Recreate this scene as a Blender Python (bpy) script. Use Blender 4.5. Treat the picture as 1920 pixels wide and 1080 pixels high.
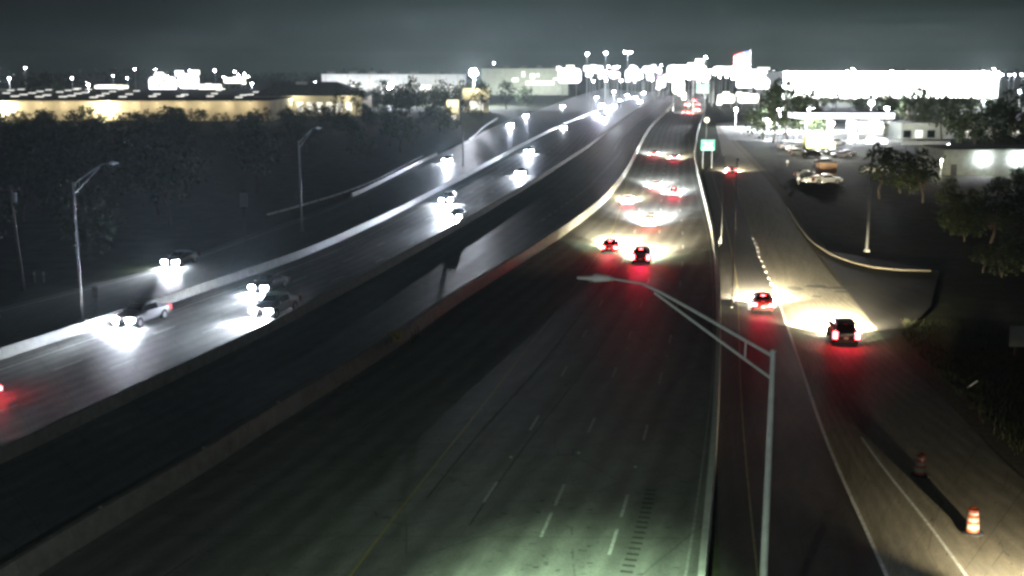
import bpy, math, random
from mathutils import Vector, Matrix
random.seed(7)
for o in list(bpy.data.objects):
    bpy.data.objects.remove(o)
SC = bpy.context.scene
COL = SC.collection
PI = math.pi

# ------------------------------------------------------------------ camera
CAM_H, FPX, HORIZ = 21.5, 2165.0, 125.0
PITCH = math.atan((540 - HORIZ) / FPX)
cd = bpy.data.cameras.new("camera")
cam = bpy.data.objects.new("camera", cd)
COL.objects.link(cam)
cam.location = (0, 0, CAM_H)
cam.rotation_euler = (PI / 2 - PITCH, 0, 0)
cd.sensor_width = 36.0
cd.lens = 36.0 * FPX / 1920.0
cd.clip_start, cd.clip_end = 0.5, 6000
SC.camera = cam

# ------------------------------------------------------------------ world: night sky over a lit town
W = bpy.data.worlds.new("World")
SC.world = W
W.use_nodes = True
wn, wl = W.node_tree.nodes, W.node_tree.links
bg = wn["Background"]
tc = wn.new("ShaderNodeTexCoord")
sx = wn.new("ShaderNodeSeparateXYZ")
ramp = wn.new("ShaderNodeValToRGB")
wl.new(tc.outputs["Generated"], sx.inputs[0])
wl.new(sx.outputs["Z"], ramp.inputs[0])
el = ramp.color_ramp.elements
el[0].position, el[0].color = 0.0, (0.034, 0.050, 0.047, 1)
el[1].position, el[1].color = 1.0, (0.0020, 0.0034, 0.0032, 1)
for p, c in ((0.025, (0.027, 0.041, 0.038)), (0.06, (0.017, 0.029, 0.026)), (0.13, (0.010, 0.017, 0.0155)), (0.35, (0.0050, 0.0080, 0.0075))):
    e = el.new(p)
    e.color = (*c, 1)
# the light dome stands over the town ahead and weakens to the sides
sq = wn.new("ShaderNodeMath")
sq.operation = "MULTIPLY"
shx = wn.new("ShaderNodeMath")
shx.operation = "SUBTRACT"
wl.new(sx.outputs["X"], shx.inputs[0])
shx.inputs[1].default_value = 0.10
wl.new(shx.outputs[0], sq.inputs[0])
wl.new(shx.outputs[0], sq.inputs[1])
dome = wn.new("ShaderNodeMapRange")
dome.interpolation_type = "SMOOTHSTEP"
dome.inputs["From Min"].default_value, dome.inputs["From Max"].default_value = 0.0, 0.20
dome.inputs["To Min"].default_value, dome.inputs["To Max"].default_value = 1.0, 0.24
wl.new(sq.outputs[0], dome.inputs["Value"])
mulc = wn.new("ShaderNodeMix")
mulc.data_type, mulc.blend_type = "RGBA", "MULTIPLY"
mulc.inputs["Factor"].default_value = 1.0
wl.new(ramp.outputs[0], mulc.inputs["A"])
cl = wn.new("ShaderNodeTexNoise")
cl.inputs["Scale"].default_value, cl.inputs["Detail"].default_value = 3.5, 5
clm = wn.new("ShaderNodeMapping")
clm.inputs["Scale"].default_value = (1.0, 1.0, 7.0)
wl.new(tc.outputs["Generated"], clm.inputs[0])
wl.new(clm.outputs[0], cl.inputs["Vector"])
clr = wn.new("ShaderNodeMapRange")
clr.inputs["From Min"].default_value, clr.inputs["From Max"].default_value = 0.3, 0.7
clr.inputs["To Min"].default_value, clr.inputs["To Max"].default_value = 0.78, 1.18
wl.new(cl.outputs["Fac"], clr.inputs["Value"])
clx = wn.new("ShaderNodeMath")
clx.operation = "MULTIPLY"
wl.new(dome.outputs["Result"], clx.inputs[0])
wl.new(clr.outputs["Result"], clx.inputs[1])
wl.new(clx.outputs[0], mulc.inputs["B"])
wl.new(mulc.outputs["Result"], bg.inputs[0])
bg.inputs[1].default_value = 1.0

SC.view_settings.view_transform = "Standard"
SC.view_settings.look = "None"
SC.view_settings.exposure = 0
SC.view_settings.gamma = 1
SC.view_settings.use_curve_mapping = False
SC.render.engine = "CYCLES"
cy = SC.cycles
cy.max_bounces, cy.diffuse_bounces, cy.glossy_bounces = 3, 1, 2
cy.transmission_bounces, cy.volume_bounces, cy.transparent_max_bounces = 1, 0, 8
cy.sample_clamp_indirect = 0.3
cy.sample_clamp_direct = 0.0
cy.use_denoising = True
cy.caustics_reflective = cy.caustics_refractive = False
cy.use_light_tree = True
cy.pixel_filter_type = "BLACKMAN_HARRIS"
cy.filter_width = 2.9

HAZE_DENSITY = 0.0001


# ------------------------------------------------------------------ helpers
def G(px, py, z=0.0):
    """ground plan: the spot at height z that was measured at px, py of the photograph"""
    u, v = (px - 960) / FPX, (540 - py) / FPX
    dx, dy, dz = u, math.cos(PITCH) + v * math.sin(PITCH), -math.sin(PITCH) + v * math.cos(PITCH)
    t = (CAM_H - z) / -dz
    return Vector((dx * t, dy * t, z))


def at_depth(px, py, d):
    """point at ground distance d (along y)"""
    u, v = (px - 960) / FPX, (540 - py) / FPX
    dx, dy, dz = u, math.cos(PITCH) + v * math.sin(PITCH), -math.sin(PITCH) + v * math.cos(PITCH)
    t = d / dy
    return Vector((dx * t, d, CAM_H + dz * t))


def props(o, label=None, cat=None, group=None, kind=None):
    if label: o["label"] = label
    if cat: o["category"] = cat
    if group: o["group"] = group
    if kind: o["kind"] = kind
    return o


def thing(name, label, cat, loc=(0, 0, 0), rz=0.0, group=None):
    o = bpy.data.objects.new(name, None)
    COL.objects.link(o)
    o.empty_display_size = 0.3
    o.location = loc
    o.rotation_euler = (0, 0, rz)
    return props(o, label, cat, group)


class MB:
    def __init__(self):
        self.v, self.f, self.uv = [], [], None

    def add(self, verts, faces):
        n = len(self.v)
        self.v += [tuple(p) for p in verts]
        self.f += [tuple(i + n for i in q) for q in faces]
        return self

    def box(self, c, s, rz=0.0, tilt=0.0):
        cx, cy_, cz = c
        hx, hy, hz = s[0] / 2, s[1] / 2, s[2] / 2
        vs = []
        for z in (-hz, hz):
            for x, y in ((-hx, -hy), (hx, -hy), (hx, hy), (-hx, hy)):
                yy = y * math.cos(tilt) - z * math.sin(tilt)
                zz = y * math.sin(tilt) + z * math.cos(tilt)
                vs.append((cx + x * math.cos(rz) - yy * math.sin(rz), cy_ + x * math.sin(rz) + yy * math.cos(rz), cz + zz))
        return self.add(vs, [(3, 2, 1, 0), (4, 5, 6, 7), (0, 1, 5, 4), (1, 2, 6, 5), (2, 3, 7, 6), (3, 0, 4, 7)])

    def rod(self, a, b, r0, r1=None, n=8, cap=True):
        a, b = Vector(a), Vector(b)
        r1 = r0 if r1 is None else r1
        d = (b - a)
        if d.length < 1e-6: return self
        d.normalize()
        u = d.orthogonal().normalized()
        w = d.cross(u)
        vs = []
        for p, r in ((a, r0), (b, r1)):
            for i in range(n):
                t = 2 * PI * i / n
                vs.append(p + (u * math.cos(t) + w * math.sin(t)) * r)
        fs = [(i, (i + 1) % n, n + (i + 1) % n, n + i) for i in range(n)]
        if cap: fs += [tuple(range(n - 1, -1, -1)), tuple(range(n, 2 * n))]
        return self.add(vs, fs)

    def tube(self, pts, r, n=8):
        for i in range(len(pts) - 1):
            ra = r[i] if isinstance(r, (list, tuple)) else r
            rb = r[i + 1] if isinstance(r, (list, tuple)) else r
            self.rod(pts[i], pts[i + 1], ra, rb, n)
        return self

    def lathe(self, prof, n=16, c=(0, 0, 0)):
        vs, fs = [], []
        for r, z in prof:
            for i in range(n):
                t = 2 * PI * i / n
                vs.append((c[0] + r * math.cos(t), c[1] + r * math.sin(t), c[2] + z))
        m = len(prof)
        for k in range(m - 1):
            for i in range(n):
                fs.append((k * n + i, k * n + (i + 1) % n, (k + 1) * n + (i + 1) % n, (k + 1) * n + i))
        fs += [tuple(range(n - 1, -1, -1)), tuple(range((m - 1) * n, m * n))]
        return self.add(vs, fs)

    def mesh(self, name, mat, smooth=False):
        me = bpy.data.meshes.new(name)
        me.from_pydata(self.v, [], self.f)
        if mat: me.materials.append(mat)
        if self.uv:
            ul = me.uv_layers.new(name="UVMap")
            for lp in me.loops:
                ul.data[lp.index].uv = self.uv[lp.vertex_index]
        if smooth:
            me.polygons.foreach_set("use_smooth", [True] * len(me.polygons))
        me.update()
        return me

    def build(self, name, mat, parent=None, smooth=False, **kw):
        return link(name, self.mesh(name, mat, smooth), parent, **kw)


def link(name, me, parent=None, loc=None, rz=None, **kw):
    o = bpy.data.objects.new(name, me)
    COL.objects.link(o)
    if parent: o.parent = parent
    if loc is not None: o.location = loc
    if rz is not None: o.rotation_euler = (0, 0, rz)
    return props(o, **kw) if kw else o


def copy_tree(o, parent=None):
    c = o.copy()
    COL.objects.link(c)
    if parent: c.parent = parent
    for ch in list(o.children):
        copy_tree(ch, c)
    return c


# ------------------------------------------------------------------ materials
def mat(name, col, rough=0.7, metal=0.0, noise=None, bump=0.0, spec=0.4, objcol=False):
    m = bpy.data.materials.new(name)
    m.use_nodes = True
    nt = m.node_tree
    b = nt.nodes["Principled BSDF"]
    b.inputs["Base Color"].default_value = (*col, 1)
    b.inputs["Roughness"].default_value = rough
    b.inputs["Metallic"].default_value = metal
    b.inputs["Specular IOR Level"].default_value = spec
    m.cycles.emission_sampling = "NONE"
    if objcol:
        oi = nt.nodes.new("ShaderNodeObjectInfo")
        nt.links.new(oi.outputs["Color"], b.inputs["Base Color"])
    if noise:
        scale, amt = noise
        tcn = nt.nodes.new("ShaderNodeTexCoord")
        n1 = nt.nodes.new("ShaderNodeTexNoise")
        n1.inputs["Scale"].default_value = scale
        n1.inputs["Detail"].default_value = 6
        n1.inputs["Roughness"].default_value = 0.65
        nt.links.new(tcn.outputs["Object"], n1.inputs["Vector"])
        mx = nt.nodes.new("ShaderNodeMix")
        mx.data_type = "RGBA"
        mx.inputs["A"].default_value = (*[c * (1 - amt) for c in col], 1)
        mx.inputs["B"].default_value = (*[min(1, c * (1 + amt)) for c in col], 1)
        mr = nt.nodes.new("ShaderNodeMapRange")
        mr.inputs["From Min"].default_value, mr.inputs["From Max"].default_value = 0.3, 0.7
        nt.links.new(n1.outputs["Fac"], mr.inputs["Value"])
        nt.links.new(mr.outputs["Result"], mx.inputs["Factor"])
        nt.links.new(mx.outputs["Result"], b.inputs["Base Color"])
        if bump:
            bp = nt.nodes.new("ShaderNodeBump")
            bp.inputs["Strength"].default_value = bump
            nt.links.new(n1.outputs["Fac"], bp.inputs["Height"])
            nt.links.new(bp.outputs["Normal"], b.inputs["Normal"])
    return m


def emis(name, col, strength, sample=False):
    m = bpy.data.materials.new(name)
    m.use_nodes = True
    nt = m.node_tree
    b = nt.nodes["Principled BSDF"]
    b.inputs["Base Color"].default_value = (0.5, 0.5, 0.5, 1)
    b.inputs["Emission Color"].default_value = (*col, 1)
    b.inputs["Emission Strength"].default_value = strength
    m.cycles.emission_sampling = "AUTO" if sample else "NONE"
    return m


def road_mat(name, col, wheel=0.35, joints=4.6, rough=0.5, spec=0.5):
    """concrete pavement: u = metres across, v = metres along"""
    m = bpy.data.materials.new(name)
    m.use_nodes = True
    nt = m.node_tree
    N, L = nt.nodes.new, nt.links.new
    b = nt.nodes["Principled BSDF"]
    uv = N("ShaderNodeUVMap")
    sp = N("ShaderNodeSeparateXYZ")
    L(uv.outputs[0], sp.inputs[0])

    def math_(op, a, bb=None, c=None):
        n = N("ShaderNodeMath")
        n.operation = op
        for i, x in enumerate((a, bb, c)):
            if x is None: continue
            if isinstance(x, (int, float)): n.inputs[i].default_value = x
            else: L(x, n.inputs[i])
        return n.outputs[0]

    def noise(sxx, syy, scale, detail=4):
        mp = N("ShaderNodeMapping")
        mp.inputs["Scale"].default_value = (sxx, syy, 1)
        L(uv.outputs[0], mp.inputs[0])
        n = N("ShaderNodeTexNoise")
        n.inputs["Scale"].default_value = scale
        n.inputs["Detail"].default_value = detail
        n.inputs["Roughness"].default_value = 0.6
        L(mp.outputs[0], n.inputs["Vector"])
        return n.outputs["Fac"]
    wob = math_("MULTIPLY_ADD", noise(1, 0.02, 0.5, 2), 1.2, sp.outputs["X"])
    wheelp = math_("COSINE", math_("MULTIPLY", wob, 2 * PI / 1.83))
    wheelp = math_("MULTIPLY_ADD", wheelp, 0.5, 0.5)
    streak = noise(2.2, 0.03, 1.0, 5)
    blot = noise(0.5, 0.35, 0.35, 5)
    grain = noise(1, 1, 9.0, 5)
    mid = noise(1.0, 0.55, 1.1, 6)
    f = math_("MULTIPLY_ADD", math_("MULTIPLY", wheelp, streak), -wheel, 1.05)
    f = math_("MULTIPLY", f, math_("MULTIPLY_ADD", streak, 0.75, 0.62))
    f = math_("MULTIPLY", f, math_("MULTIPLY_ADD", blot, 1.0, 0.5))
    f = math_("MULTIPLY", f, math_("MULTIPLY_ADD", grain, 1.5, 0.25))
    f = math_("MULTIPLY", f, math_("MULTIPLY_ADD", mid, 1.0, 0.50))
    # saw-cut joints across
    if joints:
        jv = math_("FRACT", math_("DIVIDE", sp.outputs["Y"], joints))
        jl = math_("LESS_THAN", jv, 0.016)
        f = math_("MULTIPLY", f, math_("MULTIPLY_ADD", jl, -0.35, 1.0))
    vo = N("ShaderNodeTexVoronoi")
    vo.feature = "DISTANCE_TO_EDGE"
    vo.inputs["Scale"].default_value = 0.16
    L(uv.outputs[0], vo.inputs["Vector"])
    crack = math_("MULTIPLY", math_("LESS_THAN", vo.outputs["Distance"], 0.006), math_("GREATER_THAN", blot, 0.5))
    f = math_("MULTIPLY", f, math_("MULTIPLY_ADD", crack, -0.4, 1.0))
    # small dark patches (tar, spalls)
    sm = noise(0.8, 2.2, 1.3, 2)
    spot = math_("GREATER_THAN", sm, 0.68)
    f = math_("MULTIPLY", f, math_("MULTIPLY_ADD", spot, -0.55, 1.0))
    mx = N("ShaderNodeMix")
    mx.data_type = "RGBA"
    mx.blend_type = "MULTIPLY"
    mx.inputs["Factor"].default_value = 1
    mx.inputs["A"].default_value = (*col, 1)
    L(f, mx.inputs["B"])
    L(mx.outputs["Result"], b.inputs["Base Color"])
    rr = math_("MULTIPLY_ADD", streak, 0.35, rough - 0.17)
    L(rr, b.inputs["Roughness"])
    b.inputs["Specular IOR Level"].default_value = spec
    bp = N("ShaderNodeBump")
    bp.inputs["Strength"].default_value = 0.25
    bp.inputs["Distance"].default_value = 0.02
    L(grain, bp.inputs["Height"])
    L(bp.outputs["Normal"], b.inputs["Normal"])
    m.cycles.emission_sampling = "NONE"
    return m


M = {}
M["conc_sb"] = road_mat("southbound_concrete", (0.20, 0.205, 0.20), wheel=0.6, rough=0.58, spec=0.35)
M["conc_mid"] = road_mat("managed_lane_concrete", (0.19, 0.195, 0.19), rough=0.42, spec=0.4)
M["conc_nb"] = road_mat("northbound_concrete", (0.23, 0.235, 0.215), wheel=0.6, rough=0.6)
M["asph_ramp"] = road_mat("ramp_asphalt", (0.050, 0.047, 0.043), joints=0, rough=0.62, spec=0.2)
M["conc_front"] = road_mat("frontage_concrete", (0.20, 0.185, 0.145), joints=6.0, rough=0.72, spec=0.2)
M["conc_left"] = road_mat("left_frontage_concrete", (0.17, 0.175, 0.17), joints=6.0)
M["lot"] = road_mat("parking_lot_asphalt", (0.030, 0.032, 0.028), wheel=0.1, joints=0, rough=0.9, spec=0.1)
M["lot_lit_tone"] = road_mat("lamplit_lot_tone", (0.3, 0.31, 0.27), wheel=0.1, joints=0, rough=0.9, spec=0.15)  # pale colour puts the lamplight of the bright lot into its paving
M["grass"] = mat("dark_grass", (0.040, 0.046, 0.026), 0.9, noise=(0.35, 0.45), bump=0.6, spec=0.1)
M["blade"] = mat("grass_blade", (0.07, 0.075, 0.035), 0.8, noise=(2.0, 0.4), spec=0.2)
M["gravel"] = mat("gravel_dirt", (0.16, 0.14, 0.10), 0.9, noise=(4.0, 0.5), bump=0.8, spec=0.1)
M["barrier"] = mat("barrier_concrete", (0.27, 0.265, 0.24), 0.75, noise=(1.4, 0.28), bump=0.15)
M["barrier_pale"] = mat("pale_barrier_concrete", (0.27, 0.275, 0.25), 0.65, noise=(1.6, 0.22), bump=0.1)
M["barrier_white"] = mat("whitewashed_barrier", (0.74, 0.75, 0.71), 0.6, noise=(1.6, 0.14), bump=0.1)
M["kerb"] = mat("kerb_concrete", (0.14, 0.125, 0.09), 0.8, noise=(2.0, 0.25))
M["white_line"] = mat("white_road_paint", (0.56, 0.57, 0.55), 0.55, noise=(5.0, 0.55))
M["worn_line"] = mat("worn_white_paint", (0.40, 0.41, 0.39), 0.6, noise=(3.0, 0.5))
M["worn_yellow"] = mat("worn_yellow_paint", (0.22, 0.19, 0.09), 0.6, noise=(3.0, 0.5))
M["yellow_line"] = mat("yellow_road_paint", (0.40, 0.33, 0.11), 0.5, noise=(3.0, 0.25))
M["dark_rubber"] = mat("dark_rubber", (0.02, 0.02, 0.02), 0.85, noise=(6.0, 0.3))
M["tar"] = mat("tar_patch", (0.06, 0.06, 0.055), 0.8, noise=(2.0, 0.4))
M["seam"] = mat("joint_sealant", (0.115, 0.115, 0.105), 0.8, noise=(1.2, 0.6))
M["galv"] = mat("galvanised_steel", (0.62, 0.65, 0.64), 0.5, metal=0.0, noise=(3.0, 0.14))
M["galv_dark"] = mat("dark_weathered_steel", (0.14, 0.15, 0.14), 0.6, noise=(2.0, 0.2))
M["galv_dull"] = mat("weathered_steel", (0.24, 0.25, 0.24), 0.6, metal=0.1, noise=(2.0, 0.2))
M["wood"] = mat("weathered_wood", (0.13, 0.11, 0.085), 0.9, noise=(5.0, 0.3), bump=0.3)
M["sign_back"] = mat("bare_sign_aluminium", (0.45, 0.46, 0.44), 0.5, metal=0.3, noise=(4.0, 0.12))
M["sign_green"] = mat("green_sign_sheeting", (0.02, 0.30, 0.16), 0.45, noise=(3.0, 0.1))
M["sign_white"] = mat("white_sign_sheeting", (0.75, 0.76, 0.74), 0.45, noise=(3.0, 0.1))
M["sign_yellow"] = mat("yellow_sign_sheeting", (0.30, 0.24, 0.06), 0.45, noise=(3.0, 0.1))
M["black_paint"] = mat("black_paint", (0.02, 0.02, 0.02), 0.6, noise=(4.0, 0.2))
M["orange"] = mat("orange_plastic", (0.42, 0.07, 0.02), 0.5, noise=(8.0, 0.15))
M["reflect"] = mat("white_reflective_band", (0.40, 0.38, 0.33), 0.35, noise=(9.0, 0.1))
M["bark"] = mat("tree_bark", (0.09, 0.07, 0.05), 0.9, noise=(6.0, 0.35), bump=0.5)
M["leaf"] = mat("dark_leaves", (0.036, 0.056, 0.024), 0.7, noise=(0.5, 0.45), spec=0.25)
M["leaf2"] = mat("olive_leaves", (0.048, 0.066, 0.027), 0.7, noise=(0.5, 0.4), spec=0.25)
M["wall_cream"] = mat("cream_tilt_wall", (0.62, 0.55, 0.40), 0.8, noise=(0.3, 0.15))
M["wall_white"] = mat("white_wall_panel", (0.68, 0.70, 0.68), 0.75, noise=(0.25, 0.12))
M["wall_pale"] = mat("pale_green_grey_wall", (0.50, 0.54, 0.46), 0.8, noise=(0.25, 0.15))
M["wall_brick"] = mat("grey_green_board_wall", (0.24, 0.26, 0.22), 0.85, noise=(1.0, 0.25))
M["roof_dark"] = mat("dark_flat_roof", (0.06, 0.06, 0.058), 0.9, noise=(0.2, 0.3))
M["roof_grey"] = mat("grey_shingle_roof", (0.15, 0.155, 0.15), 0.9, noise=(0.5, 0.25))
M["trim"] = mat("dark_trim", (0.05, 0.05, 0.048), 0.6, noise=(2.0, 0.2))
M["glass_dark"] = mat("dark_glass", (0.012, 0.014, 0.016), 0.08, spec=0.6)
M["paint"] = mat("car_paint", (0.5, 0.5, 0.5), 0.28, spec=0.6, objcol=True)
M["rim"] = mat("wheel_alloy", (0.45, 0.45, 0.46), 0.35, metal=0.8, noise=(6.0, 0.1))
M["tyre"] = mat("tyre_rubber", (0.018, 0.018, 0.018), 0.85, noise=(9.0, 0.2))
M["plastic_dark"] = mat("dark_plastic", (0.03, 0.03, 0.03), 0.55, noise=(6.0, 0.2))
M["lamp_off"] = mat("unlit_lens", (0.25, 0.02, 0.02), 0.2)
M["lamp_off_w"] = mat("unlit_head_lens", (0.5, 0.5, 0.5), 0.15)
M["head_cool"] = emis("lit_headlight_cool", (0.80, 0.85, 1.0), 1000)
M["head_warm"] = emis("lit_headlight_warm", (1.0, 0.90, 0.68), 800)
M["tail"] = emis("lit_taillight_red", (1.0, 0.045, 0.05), 60)
M["tail_dim"] = emis("lit_marker_red", (1.0, 0.04, 0.06), 0.8)
M["plate"] = mat("licence_plate_white", (0.7, 0.7, 0.68), 0.5, noise=(20.0, 0.15))
M["lot_lamp"] = emis("lit_lot_lamp", (0.84, 0.86, 1.0), 400)
M["lot_lamp_warm"] = emis("lit_warm_lamp", (1.0, 0.93, 0.70), 200)
M["green_lamp"] = emis("lit_street_lens", (0.75, 1.0, 0.72), 30)
M["sign_lit"] = emis("lit_sign_face", (0.90, 0.90, 1.0), 3.5)
M["sign_lit_warm"] = emis("lit_warm_sign_face", (1.0, 0.97, 0.82), 3.0)
M["sign_lit_pink"] = emis("lit_pink_sign_face", (1.0, 0.42, 0.95), 1.3)
M["sign_glow_yellow"] = emis("glowing_yellow_sign", (1.0, 0.95, 0.45), 1.6)
M["window_lit"] = emis("lit_window", (1.0, 0.97, 0.85), 1.2)
M["skylight"] = emis("glowing_skylight", (1.0, 0.97, 0.90), 1.1)
M["yellow_truck"] = mat("yellow_truck_paint", (0.76, 0.70, 0.22), 0.4, noise=(1.0, 0.08))
M["flag_red"] = mat("red_flag_cloth", (0.55, 0.05, 0.06), 0.8, noise=(1.0, 0.1))
M["flag_white"] = mat("white_flag_cloth", (0.75, 0.75, 0.73), 0.8, noise=(1.0, 0.08))
M["flag_blue"] = mat("blue_flag_cloth", (0.05, 0.07, 0.25), 0.8, noise=(1.0, 0.1))
M["stud"] = mat("reflective_stud", (0.8, 0.8, 0.75), 0.3)
M["stud_lit"] = emis("retroreflective_stud", (1.0, 0.93, 0.78), 0.0)

# light data shared between alike lamps --------------------------------------
LD = {}


def spot_data(key, power, col, size, blend=1.0, rad=0.08):
    l = bpy.data.lights.new(key, "SPOT")
    l.energy, l.color, l.spot_size, l.spot_blend, l.shadow_soft_size = power, col, math.radians(size), blend, rad
    LD[key] = l


def point_data(key, power, col, rad=0.2):
    l = bpy.data.lights.new(key, "POINT")
    l.energy, l.color, l.shadow_soft_size = power, col, rad
    LD[key] = l


K = 4 * PI  # watts of a point lamp per unit of radiant intensity, times pi below
spot_data("spill_cool", 24000, (0.90, 0.94, 0.94), 105)
spot_data("spill_warm", 22000, (1.0, 0.88, 0.60), 105)
spot_data("spill_down", 95000, (1.0, 0.88, 0.60), 112)
spot_data("spill_low", 32000, (1.0, 0.86, 0.55), 72)
spot_data("oncoming_spill", 1600, (0.80, 0.87, 1.0), 105)
spot_data("oncoming_spill_bright", 12000, (0.80, 0.87, 1.0), 110)
spot_data("beam_cool", 300000, (0.92, 0.97, 0.96), 60)
spot_data("beam_warm", 200000, (1.0, 0.87, 0.60), 60)
spot_data("oncoming_beam", 9500, (0.86, 0.94, 1.0), 44)
spot_data("glare", 14000, (0.66, 0.76, 1.0), 100)
spot_data("glare_bright", 60000, (0.66, 0.76, 1.0), 100)
spot_data("glare_mid", 120000, (0.68, 0.77, 1.0), 100)
spot_data("glare_far", 80000, (0.74, 0.81, 1.0), 120)
spot_data("oncoming_spill_mid", 30000, (0.80, 0.87, 1.0), 110)
spot_data("oncoming_spill_far", 60000, (0.80, 0.87, 1.0), 120)
spot_data("tail_glow", 150, (1.0, 0.02, 0.08), 120, rad=0.05)
spot_data("brake_glow", 200, (1.0, 0.015, 0.10), 120, rad=0.05)
spot_data("brake_glare", 700, (1.0, 0.04, 0.08), 60, rad=0.05)


def lamp(key, parent=None, loc=(0, 0, 0), aim=None, scale=None, name=None):
    o = bpy.data.objects.new(name or key, LD[key])
    COL.objects.link(o)
    if parent: o.parent = parent
    o.location = loc
    if aim is not None:
        o.rotation_euler = Vector(aim).to_track_quat("-Z", "Y").to_euler()
    if scale: o.scale = scale
    return o


# ------------------------------------------------------------------ plan lines measured on the photograph
def chaikin(p, k=2):
    for _ in range(k):
        q = [p[0]]
        for a, b in zip(p, p[1:]):
            q += [a * 0.75 + b * 0.25, a * 0.25 + b * 0.75]
        q.append(p[-1])
        p = q
    return p


def resample(p, step):
    L_ = [0.0]
    for a, b in zip(p, p[1:]): L_.append(L_[-1] + (b - a).length)
    n = max(2, int(round(L_[-1] / step)))
    out, j = [], 0
    for i in range(n + 1):
        s = L_[-1] * i / n
        while j < len(p) - 2 and L_[j + 1] < s: j += 1
        t = (s - L_[j]) / max(1e-9, L_[j + 1] - L_[j])
        out.append(p[j].lerp(p[j + 1], t))
    return out


def line(pts, z=0.0, ext=0.0, step=3.0, smooth=4, far=0.0):
    p = [G(x, y, z) for x, y in pts]
    for q in p: q.z = 0
    if ext:
        d = (p[0] - p[1]).normalized()
        p = [p[0] + d * ext] + p
    if far:
        d = (p[-1] - p[-2]).normalized()
        p = p + [p[-1] + d * far]
    p = resample(chaikin(p), step)
    for _ in range(smooth):
        p = [p[0]] + [(p[i - 1] + p[i] * 2 + p[i + 1]) * 0.25 for i in range(1, len(p) - 1)] + [p[-1]]
    return p


def tangent(p, i):
    a, b = p[max(0, i - 1)], p[min(len(p) - 1, i + 1)]
    return (b - a).normalized()


def offset(p, d):
    """shift to the right of travel by d"""
    out = []
    for i in range(len(p)):
        t = tangent(p, i)
        out.append(p[i] + Vector((t.y, -t.x, 0)) * d)
    return out


def nearest(p, q):
    return min(range(len(p)), key=lambda i: (p[i] - q).length_squared)


def heading(p, q):
    return tangent(p, nearest(p, Vector((q.x, q.y, 0))))


PX_A = [(0, 652), (60, 633), (120, 614), (180, 596), (300, 557), (420, 517), (500, 491), (580, 463), (660, 428), (750, 387), (810, 355), (870, 325), (915, 302), (960, 278), (1020, 247), (1060, 229), (1105, 211), (1160, 190), (1212, 171)]
PX_B = [(0, 840), (100, 794), (215, 740), (350, 678), (480, 617), (640, 535), (740, 482), (820, 438), (900, 394), (1010, 330), (1060, 298), (1105, 270), (1130, 249), (1180, 214), (1222, 185), (1246, 168)]
PX_C = [(25, 1052), (155, 970), (250, 920), (375, 852), (480, 780), (555, 737), (640, 688), (740, 627), (830, 562), (930, 502), (1005, 457), (1055, 425), (1100, 394), (1133, 366), (1157, 338), (1176, 311), (1191, 282), (1203, 260), (1213, 242), (1230, 223), (1247, 209), (1260, 195), (1268, 178), (1276, 165)]
PX_E = [(1315, 1080), (1322, 1000), (1330, 920), (1337, 840), (1342, 770), (1345, 700), (1347, 640), (1348, 590), (1347, 540), (1344, 480), (1340, 445), (1334, 415), (1327, 387), (1319, 357), (1312, 330), (1307, 309), (1304, 288), (1304, 270), (1306, 252), (1310, 237), (1315, 223), (1321, 208), (1323, 194), (1320, 178), (1314, 165)]
PX_Y = [(660, 1075), (745, 960), (830, 855), (910, 755), (1000, 638), (1080, 538), (1147, 438), (1155, 413), (1165, 383), (1173, 355), (1180, 315), (1192, 285), (1206, 262), (1220, 240), (1250, 212), (1266, 195), (1275, 178)]
PX_L1 = [(840, 1040), (906, 943), (936, 900), (1016, 772), (1100, 620), (1150, 525), (1185, 455), (1191, 433), (1200, 385), (1203, 370), (1212, 335), (1222, 300), (1232, 265), (1246, 235), (1268, 205)]
PX_L2 = [(985, 1075), (1015, 1007), (1037, 948), (1060, 907), (1117, 780), (1160, 680), (1205, 570), (1233, 462), (1237, 435), (1239, 384), (1241, 370), (1244, 330), (1248, 300), (1255, 268), (1266, 238), (1282, 208)]
PX_L3 = [(1128, 1085), (1143, 1040), (1178, 928), (1216, 790), (1260, 630), (1278, 520), (1281, 467), (1280, 435), (1278, 413), (1275, 392), (1273, 377), (1271, 345), (1270, 315), (1272, 290), (1280, 255), (1288, 235), (1298, 210)]
PX_R = [(1287, 1070), (1307, 952), (1315, 885), (1325, 810), (1336, 717), (1339, 640), (1337, 540), (1331, 465), (1327, 440), (1320, 410), (1313, 390), (1305, 364), (1298, 332), (1294, 303), (1291, 285), (1292, 265), (1298, 240), (1306, 218)]
PX_RAMP_L = [(1420, 1075), (1412, 1000), (1402, 910), (1391, 770), (1387, 700), (1386, 620), (1384, 555), (1380, 515), (1374, 480), (1366, 440), (1356, 400), (1345, 360), (1335, 325)]
PX_RAMP_R = [(1660, 1075), (1640, 1030), (1620, 980), (1595, 935), (1570, 877), (1540, 806), (1522, 747), (1500, 683), (1480, 622), (1457, 557), (1446, 533), (1436, 510), (1428, 490), (1420, 470), (1412, 448), (1400, 415), (1386, 375), (1368, 330), (1352, 285)]
PX_FL = [(1790, 1050), (1772, 1025), (1740, 980), (1712, 947), (1690, 920), (1665, 890), (1635, 850), (1615, 820)]
PX_FR = [(1990, 960), (1915, 895), (1870, 857), (1830, 822), (1815, 785), (1777, 755), (1740, 722), (1700, 687), (1660, 640), (1620, 585), (1580, 540), (1535, 485), (1497, 428), (1478, 392), (1450, 350), (1418, 315), (1388, 285), (1362, 255), (1345, 232)]
PX_LL = [(0, 577), (150, 540), (300, 503), (400, 465), (500, 430), (560, 410), (640, 377), (700, 350), (760, 318), (820, 290), (880, 262), (907, 246), (942, 230), (1030, 199), (1080, 180), (1130, 166)]

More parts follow.
